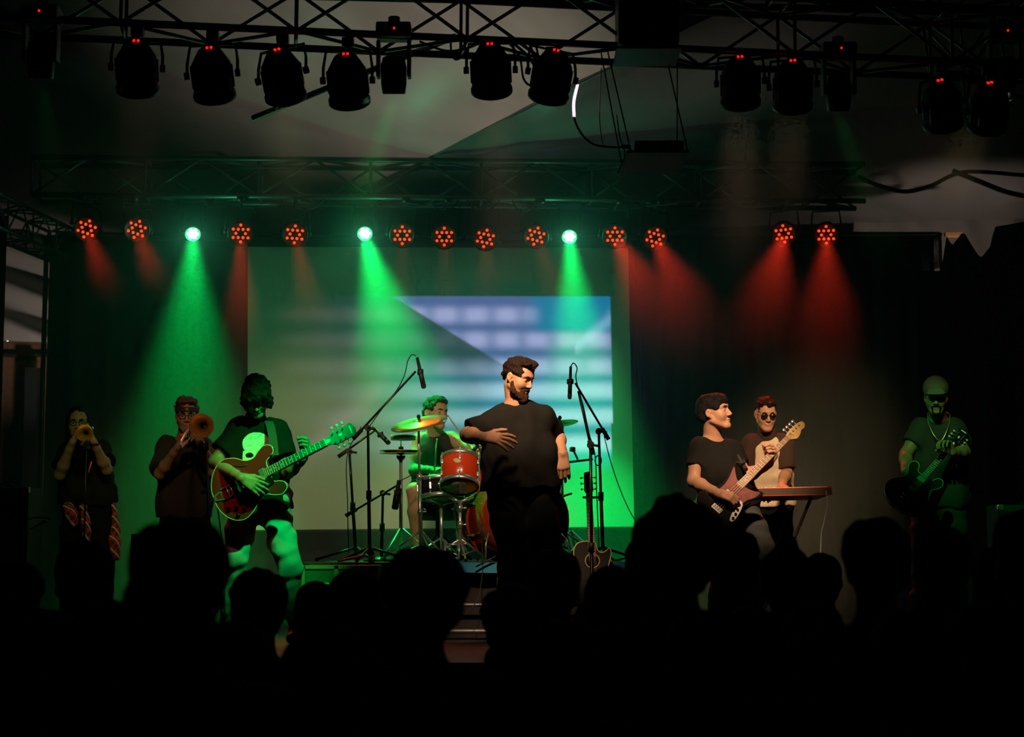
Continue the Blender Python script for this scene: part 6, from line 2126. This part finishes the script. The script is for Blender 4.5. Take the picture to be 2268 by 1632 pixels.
# wedge monitor
wm = thing('stage_monitor', 'black wedge monitor on the floor in front of the trombonist', 'loudspeaker', Vector((P(330, 1390, 11.3).x, 11.3, 0)))
xa, xb = P(290, 1200, 11.2).x, P(400, 1200, 11.2).x
zt = P(330, 1183, 11.2).z
pr_ = [(0.0, 0.0), (0.0, zt), (0.12, zt), (0.42, zt * 0.35), (0.42, 0.0)]
wv_ = [(xa, 11.2 + a, b) for a, b in pr_] + [(xb, 11.2 + a, b) for a, b in pr_]
MB().add(wv_, [(0, 1, 2, 3, 4), (9, 8, 7, 6, 5), (0, 5, 6, 1), (1, 6, 7, 2), (2, 7, 8, 3), (3, 8, 9, 4), (4, 9, 5, 0)], False).build('cabinet', M_TOLEX, wm)
MB().bevbox(((xa + xb) / 2, 11.195, zt * 0.55), ((xb - xa) * 0.92, 0.01, zt * 0.5), 0.004).build('back_panel', M_GRILLE, wm)
MB().tube([(xa + 0.06, 11.19, zt * 0.9), (xa + 0.08, 11.165, zt * 0.9), (xb - 0.08, 11.165, zt * 0.9), (xb - 0.06, 11.19, zt * 0.9)], 0.008, 6).build('handle', M_DARKMETAL, wm)
# road case
rc_ = thing('road_case', 'worn brown road case with metal edges, cables lying on top', 'case', Vector((P(752, 1390, 11.1).x, 11.1, 0)))
xa, xb = P(668, 1250, 11.0).x, P(836, 1250, 11.0).x
zt = P(750, 1252, 11.0).z
MB().bevbox(((xa + xb) / 2, 11.2, zt / 2), (xb - xa, 0.4, zt), 0.008).build('box', mat('worn plywood', (0.10, 0.065, 0.03), 0.7, noise=0.4, nscale=9), rc_)
M_EDGE = mat('case edging', (0.42, 0.36, 0.2), 0.4, metal=0.6)
for z in (zt - 0.012, zt * 0.72):
    MB().box(((xa + xb) / 2, 10.995, z), (xb - xa + 0.01, 0.012, 0.02), None).build('edge_rail', M_EDGE, rc_)
for x in (xa + 0.01, xa + (xb - xa) * 0.46, xb - 0.01):
    MB().box((x, 10.995, zt / 2), (0.025, 0.012, zt), None).build('corner_rail', M_EDGE, rc_)
for x in (xa + (xb - xa) * 0.3, xa + (xb - xa) * 0.72):
    MB().bevbox((x, 10.988, zt * 0.72), (0.07, 0.014, 0.06), 0.005).build('latch', M_CHROME, rc_)
ztop = zt
for i, (lab, pts) in enumerate((('black cable looping across the top of the road case', [(0.02, 0.05), (0.2, 0.12), (0.35, 0.03), (0.48, 0.1)]), ('second cable trailing off the left end of the road case', [(0.0, 0.02), (0.12, 0.03), (0.25, 0.07), (0.3, 0.15)]))):
    cable(lab, [Vector((xa + a, 11.02 + b, ztop + 0.012)) for a, b in pts], 0.008)
tag(MB().tube([P(748, 1243, 11.15), P(770, 1238, 11.2), P(806, 1231, 11.25)], [0.006, 0.010, 0.009], 8).build('red_rod', mat('red plastic', (0.8, 0.03, 0.02), 0.3)), 'bright red rod lying over the road case', 'rod')
bt_ = thing('water_bottle', 'small white-labelled bottle by the foot of the tall boom stand', 'bottle', on_riser(822, 11.56))
q = on_riser(823, 11.56)
MB().lathe([(0.0, 0.0), (0.022, 0.0), (0.023, 0.06), (0.012, 0.085), (0.010, 0.1), (0.0, 0.1)][::-1], Matrix.Translation(q), 14).build('bottle', mat('clear plastic', (0.2, 0.22, 0.2), 0.15), bt_)
MB().lathe([(0.0235, 0.01), (0.0245, 0.012), (0.0245, 0.048), (0.0235, 0.05)], Matrix.Translation(q), 14).build('bottle_label', M_WHITEPLASTIC, bt_)
tag(MB().cyl(P(1054, 1255, 11.4), P(1098, 1232, 11.4), 0.006).build('loose_rod', M_BLACK), 'thin dark rod leaning over the blue edge of the riser', 'rod')
cable('thin lead hanging down over the blue edge of the riser', [P(1066, 1160, 11.42), P(1069, 1245, 11.4), P(1066, 1290, 11.38), P(1056, 1330, 11.3), P(1030, 1362, 11.2)], 0.003)
cable('green-lit cables lying on the stage right of the acoustic guitar', [P(1345, 1222, 11.6), P(1360, 1240, 11.7), P(1385, 1236, 11.8), P(1410, 1230, 11.9)], 0.006)

# ------------------------------------------------------------------ the audience, dark against the stage
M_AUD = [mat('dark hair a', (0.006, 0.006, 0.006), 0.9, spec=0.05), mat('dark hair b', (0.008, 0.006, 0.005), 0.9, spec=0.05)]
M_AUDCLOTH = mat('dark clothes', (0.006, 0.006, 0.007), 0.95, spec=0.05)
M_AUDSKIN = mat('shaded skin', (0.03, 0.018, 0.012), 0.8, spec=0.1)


SPOTS = []


def spectator(label, px, ytop, wpx, style='short', yaw=180, fx=0.0):
    """person seen from behind; wpx is the width of the head with its hair in the photograph"""
    wm = {'short': 0.165, 'full': 0.205, 'curly': 0.24, 'bun': 0.18, 'cap': 0.175, 'long': 0.2}[style]
    Y = min(6.6, max(3.0, FPX * wm / wpx))
    for dy in (0, 0.15, -0.15, 0.3, -0.3, 0.45, -0.45, 0.6, -0.6, 0.75, -0.75, 0.9, 1.05, -0.9, 1.2, 1.5):      # no two people stand in one place
        x_ = P(px, ytop, Y + dy).x
        if 2.5 < Y + dy < 7.6 and all(abs(x_ - a) > 0.56 or abs(Y + dy - b) > (0.40 if abs(x_ - a) < 0.3 else 0.34) for a, b in SPOTS):
            Y += dy
            break
    SPOTS.append((P(px, ytop, Y).x, Y))
    top = P(px, ytop, Y)
    hs = 1.0
    up = {'short': 0.118, 'full': 0.138, 'curly': 0.155, 'bun': 0.155, 'cap': 0.13, 'long': 0.135}[style]
    c = top - V(0, 0, up)
    root = thing('person', label, 'person', (c.x, Y, -1.1), 'people in the audience')
    H = HeadFrame(c, yaw, 2, 0, hs)
    b = SDF()
    nb = c - V(0, 0, 0.20)
    sw = 0.19
    shL, shR = nb + V(-sw, 0, -0.06), nb + V(sw, 0, -0.06)
    hz_ = -1.1 + 0.88
    for sx in (-1, 1):
        b.chain([nb + V(sx * 0.1, 0, -0.13), V(c.x + sx * 0.07, Y, hz_ + 0.25), V(c.x + sx * 0.09, Y, hz_)], [0.095, 0.10, 0.11], 0.08)
        b.cone(nb + V(sx * 0.04, 0, -0.02), nb + V(sx * sw, 0, -0.07), 0.05, 0.065, 0.05)
        b.chain([nb + V(sx * sw, 0, -0.07), nb + V(sx * (sw + 0.05), 0.02, -0.36), nb + V(sx * (sw + 0.02), 0.12, -0.58)], [0.062, 0.05, 0.036], 0.04)
        b.chain([V(c.x + sx * 0.09, Y, hz_), V(c.x + sx * 0.1, Y, hz_ - 0.42), V(c.x + sx * 0.1, Y, -1.1 + 0.06)], [0.09, 0.065, 0.045], 0.05)
        b.cone(V(c.x + sx * 0.1, Y, -1.06), V(c.x + sx * 0.11, Y + 0.16, -1.065), 0.04, 0.034, 0.03)
    b.cone(nb + V(0, 0, -0.06), c - V(0, 0, 0.06), 0.062, 0.056, 0.04)
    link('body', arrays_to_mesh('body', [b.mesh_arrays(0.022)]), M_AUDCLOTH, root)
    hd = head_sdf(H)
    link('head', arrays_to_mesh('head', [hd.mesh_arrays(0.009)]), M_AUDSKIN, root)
    ad = {'short': [((0, -0.015, 0.04), (0.081, 0.1, 0.078))],
          'full': [((0, -0.015, 0.045), (0.1, 0.115, 0.09)), ((0, -0.04, -0.03), (0.088, 0.08, 0.07))],
          'curly': [((0, -0.02, 0.05), (0.118, 0.125, 0.105)), ((0, -0.04, -0.04), (0.1, 0.09, 0.08))],
          'bun': [((0, -0.015, 0.04), (0.088, 0.105, 0.082)), ((0.0, -0.02, 0.13), (0.04, 0.045, 0.03)), ((0, -0.05, -0.03), (0.08, 0.06, 0.08))],
          'cap': [((0, -0.01, 0.06), (0.09, 0.11, 0.072)), ((0, 0.115, 0.045), (0.07, 0.065, 0.012))],
          'long': [((0, -0.015, 0.045), (0.096, 0.112, 0.09)), ((0, -0.05, -0.1), (0.1, 0.06, 0.16))]}[style]
    s = SDF()
    for cc, rr in ad:
        H.ell(s, cc, rr, 0.03)
    amp = {'short': 0.002, 'full': 0.005, 'curly': 0.009, 'bun': 0.004, 'cap': 0.0, 'long': 0.004}[style]
    if amp:
        s.noise(amp, 60, int(px) % 17)
    H.ell(s, (0, 0.12, -0.03), (0.07, 0.06, 0.085), 0.015, True)
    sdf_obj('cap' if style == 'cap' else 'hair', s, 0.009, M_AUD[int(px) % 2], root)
    return root


crowd = [
    ('spectator with low rounded hair at the far left edge', 30, 1236, 140, 'full', 170),
    ('spectator in front of the trumpeter', 190, 1194, 128, 'full', 180),
    ('big dark spectator nearest to us, in front of the brass players', 405, 1143, 224, 'full', 160),
    ('spectator below the legs of the guitarist in jeans', 575, 1256, 132, 'full', 180),
    ('spectator whose small head shows under the guitarist and the road case', 700, 1286, 92, 'short', 185),
    ('spectator in front of the road case', 788, 1258, 112, 'short', 175),
    ('curly-haired spectator in front of the hi-hat', 941, 1213, 184, 'curly', 180),
    ('spectator with low head in front of the singer', 1130, 1291, 140, 'full', 185),
    ('spectator covering the feet of the singer', 1230, 1214, 132, 'full', 170),
    ('spectator in front of the acoustic guitar', 1350, 1252, 120, 'short', 180),
    ('bushy-haired spectator left of the bass player', 1500, 1104, 172, 'curly', 180),
    ('spectator peeking out behind the bushy-haired one, on the left', 1428, 1186, 96, 'short', 185),
    ('spectator in profile facing right, under the bass guitar', 1622, 1168, 92, 'short', 100),
    ('spectator with a bun in front of the keyboard', 1740, 1190, 112, 'bun', 180),
    ('spectator with low head right of the one with the bun', 1816, 1224, 92, 'short', 180),
    ('spectator with pointed dark hair between keyboard and capped guitarist', 1936, 1143, 160, 'full', 180),
    ('spectator with smooth rounded hair in front of the capped guitarist', 2080, 1163, 126, 'full', 185),
    ('spectator in profile facing left at the right edge', 2268, 1128, 118, 'short', 255),
    ('spectator with low shoulders before the right amplifier', 2200, 1212, 100, 'long', 180),
    ('spectator low at the bottom left', 110, 1350, 150, 'full', 180),
    ('spectator low in the bottom row under the road case', 720, 1370, 160, 'full', 180),
    ('spectator low in the bottom row right of the middle', 1560, 1350, 160, 'full', 180),
    ('spectator low in the bottom row at the right', 2010, 1350, 160, 'full', 180),
    ('spectator low in the bottom row under the trumpeter', 255, 1330, 150, 'full', 182),
    ('spectator low in the bottom row under the guitarist in jeans', 520, 1370, 170, 'full', 178),
    ('spectator low in the bottom row left of the curly-haired one', 860, 1340, 140, 'full', 184),
    ('spectator low in the bottom row in the middle', 1255, 1370, 170, 'full', 176),
    ('spectator low in the bottom row below the bass player', 1660, 1340, 120, 'short', 180),
    ('spectator low in the bottom row below the keyboard', 1800, 1330, 140, 'full', 181),
    ('spectator low in the right bottom corner', 2190, 1330, 150, 'full', 179),
]
for c in crowd:
    spectator(*c)
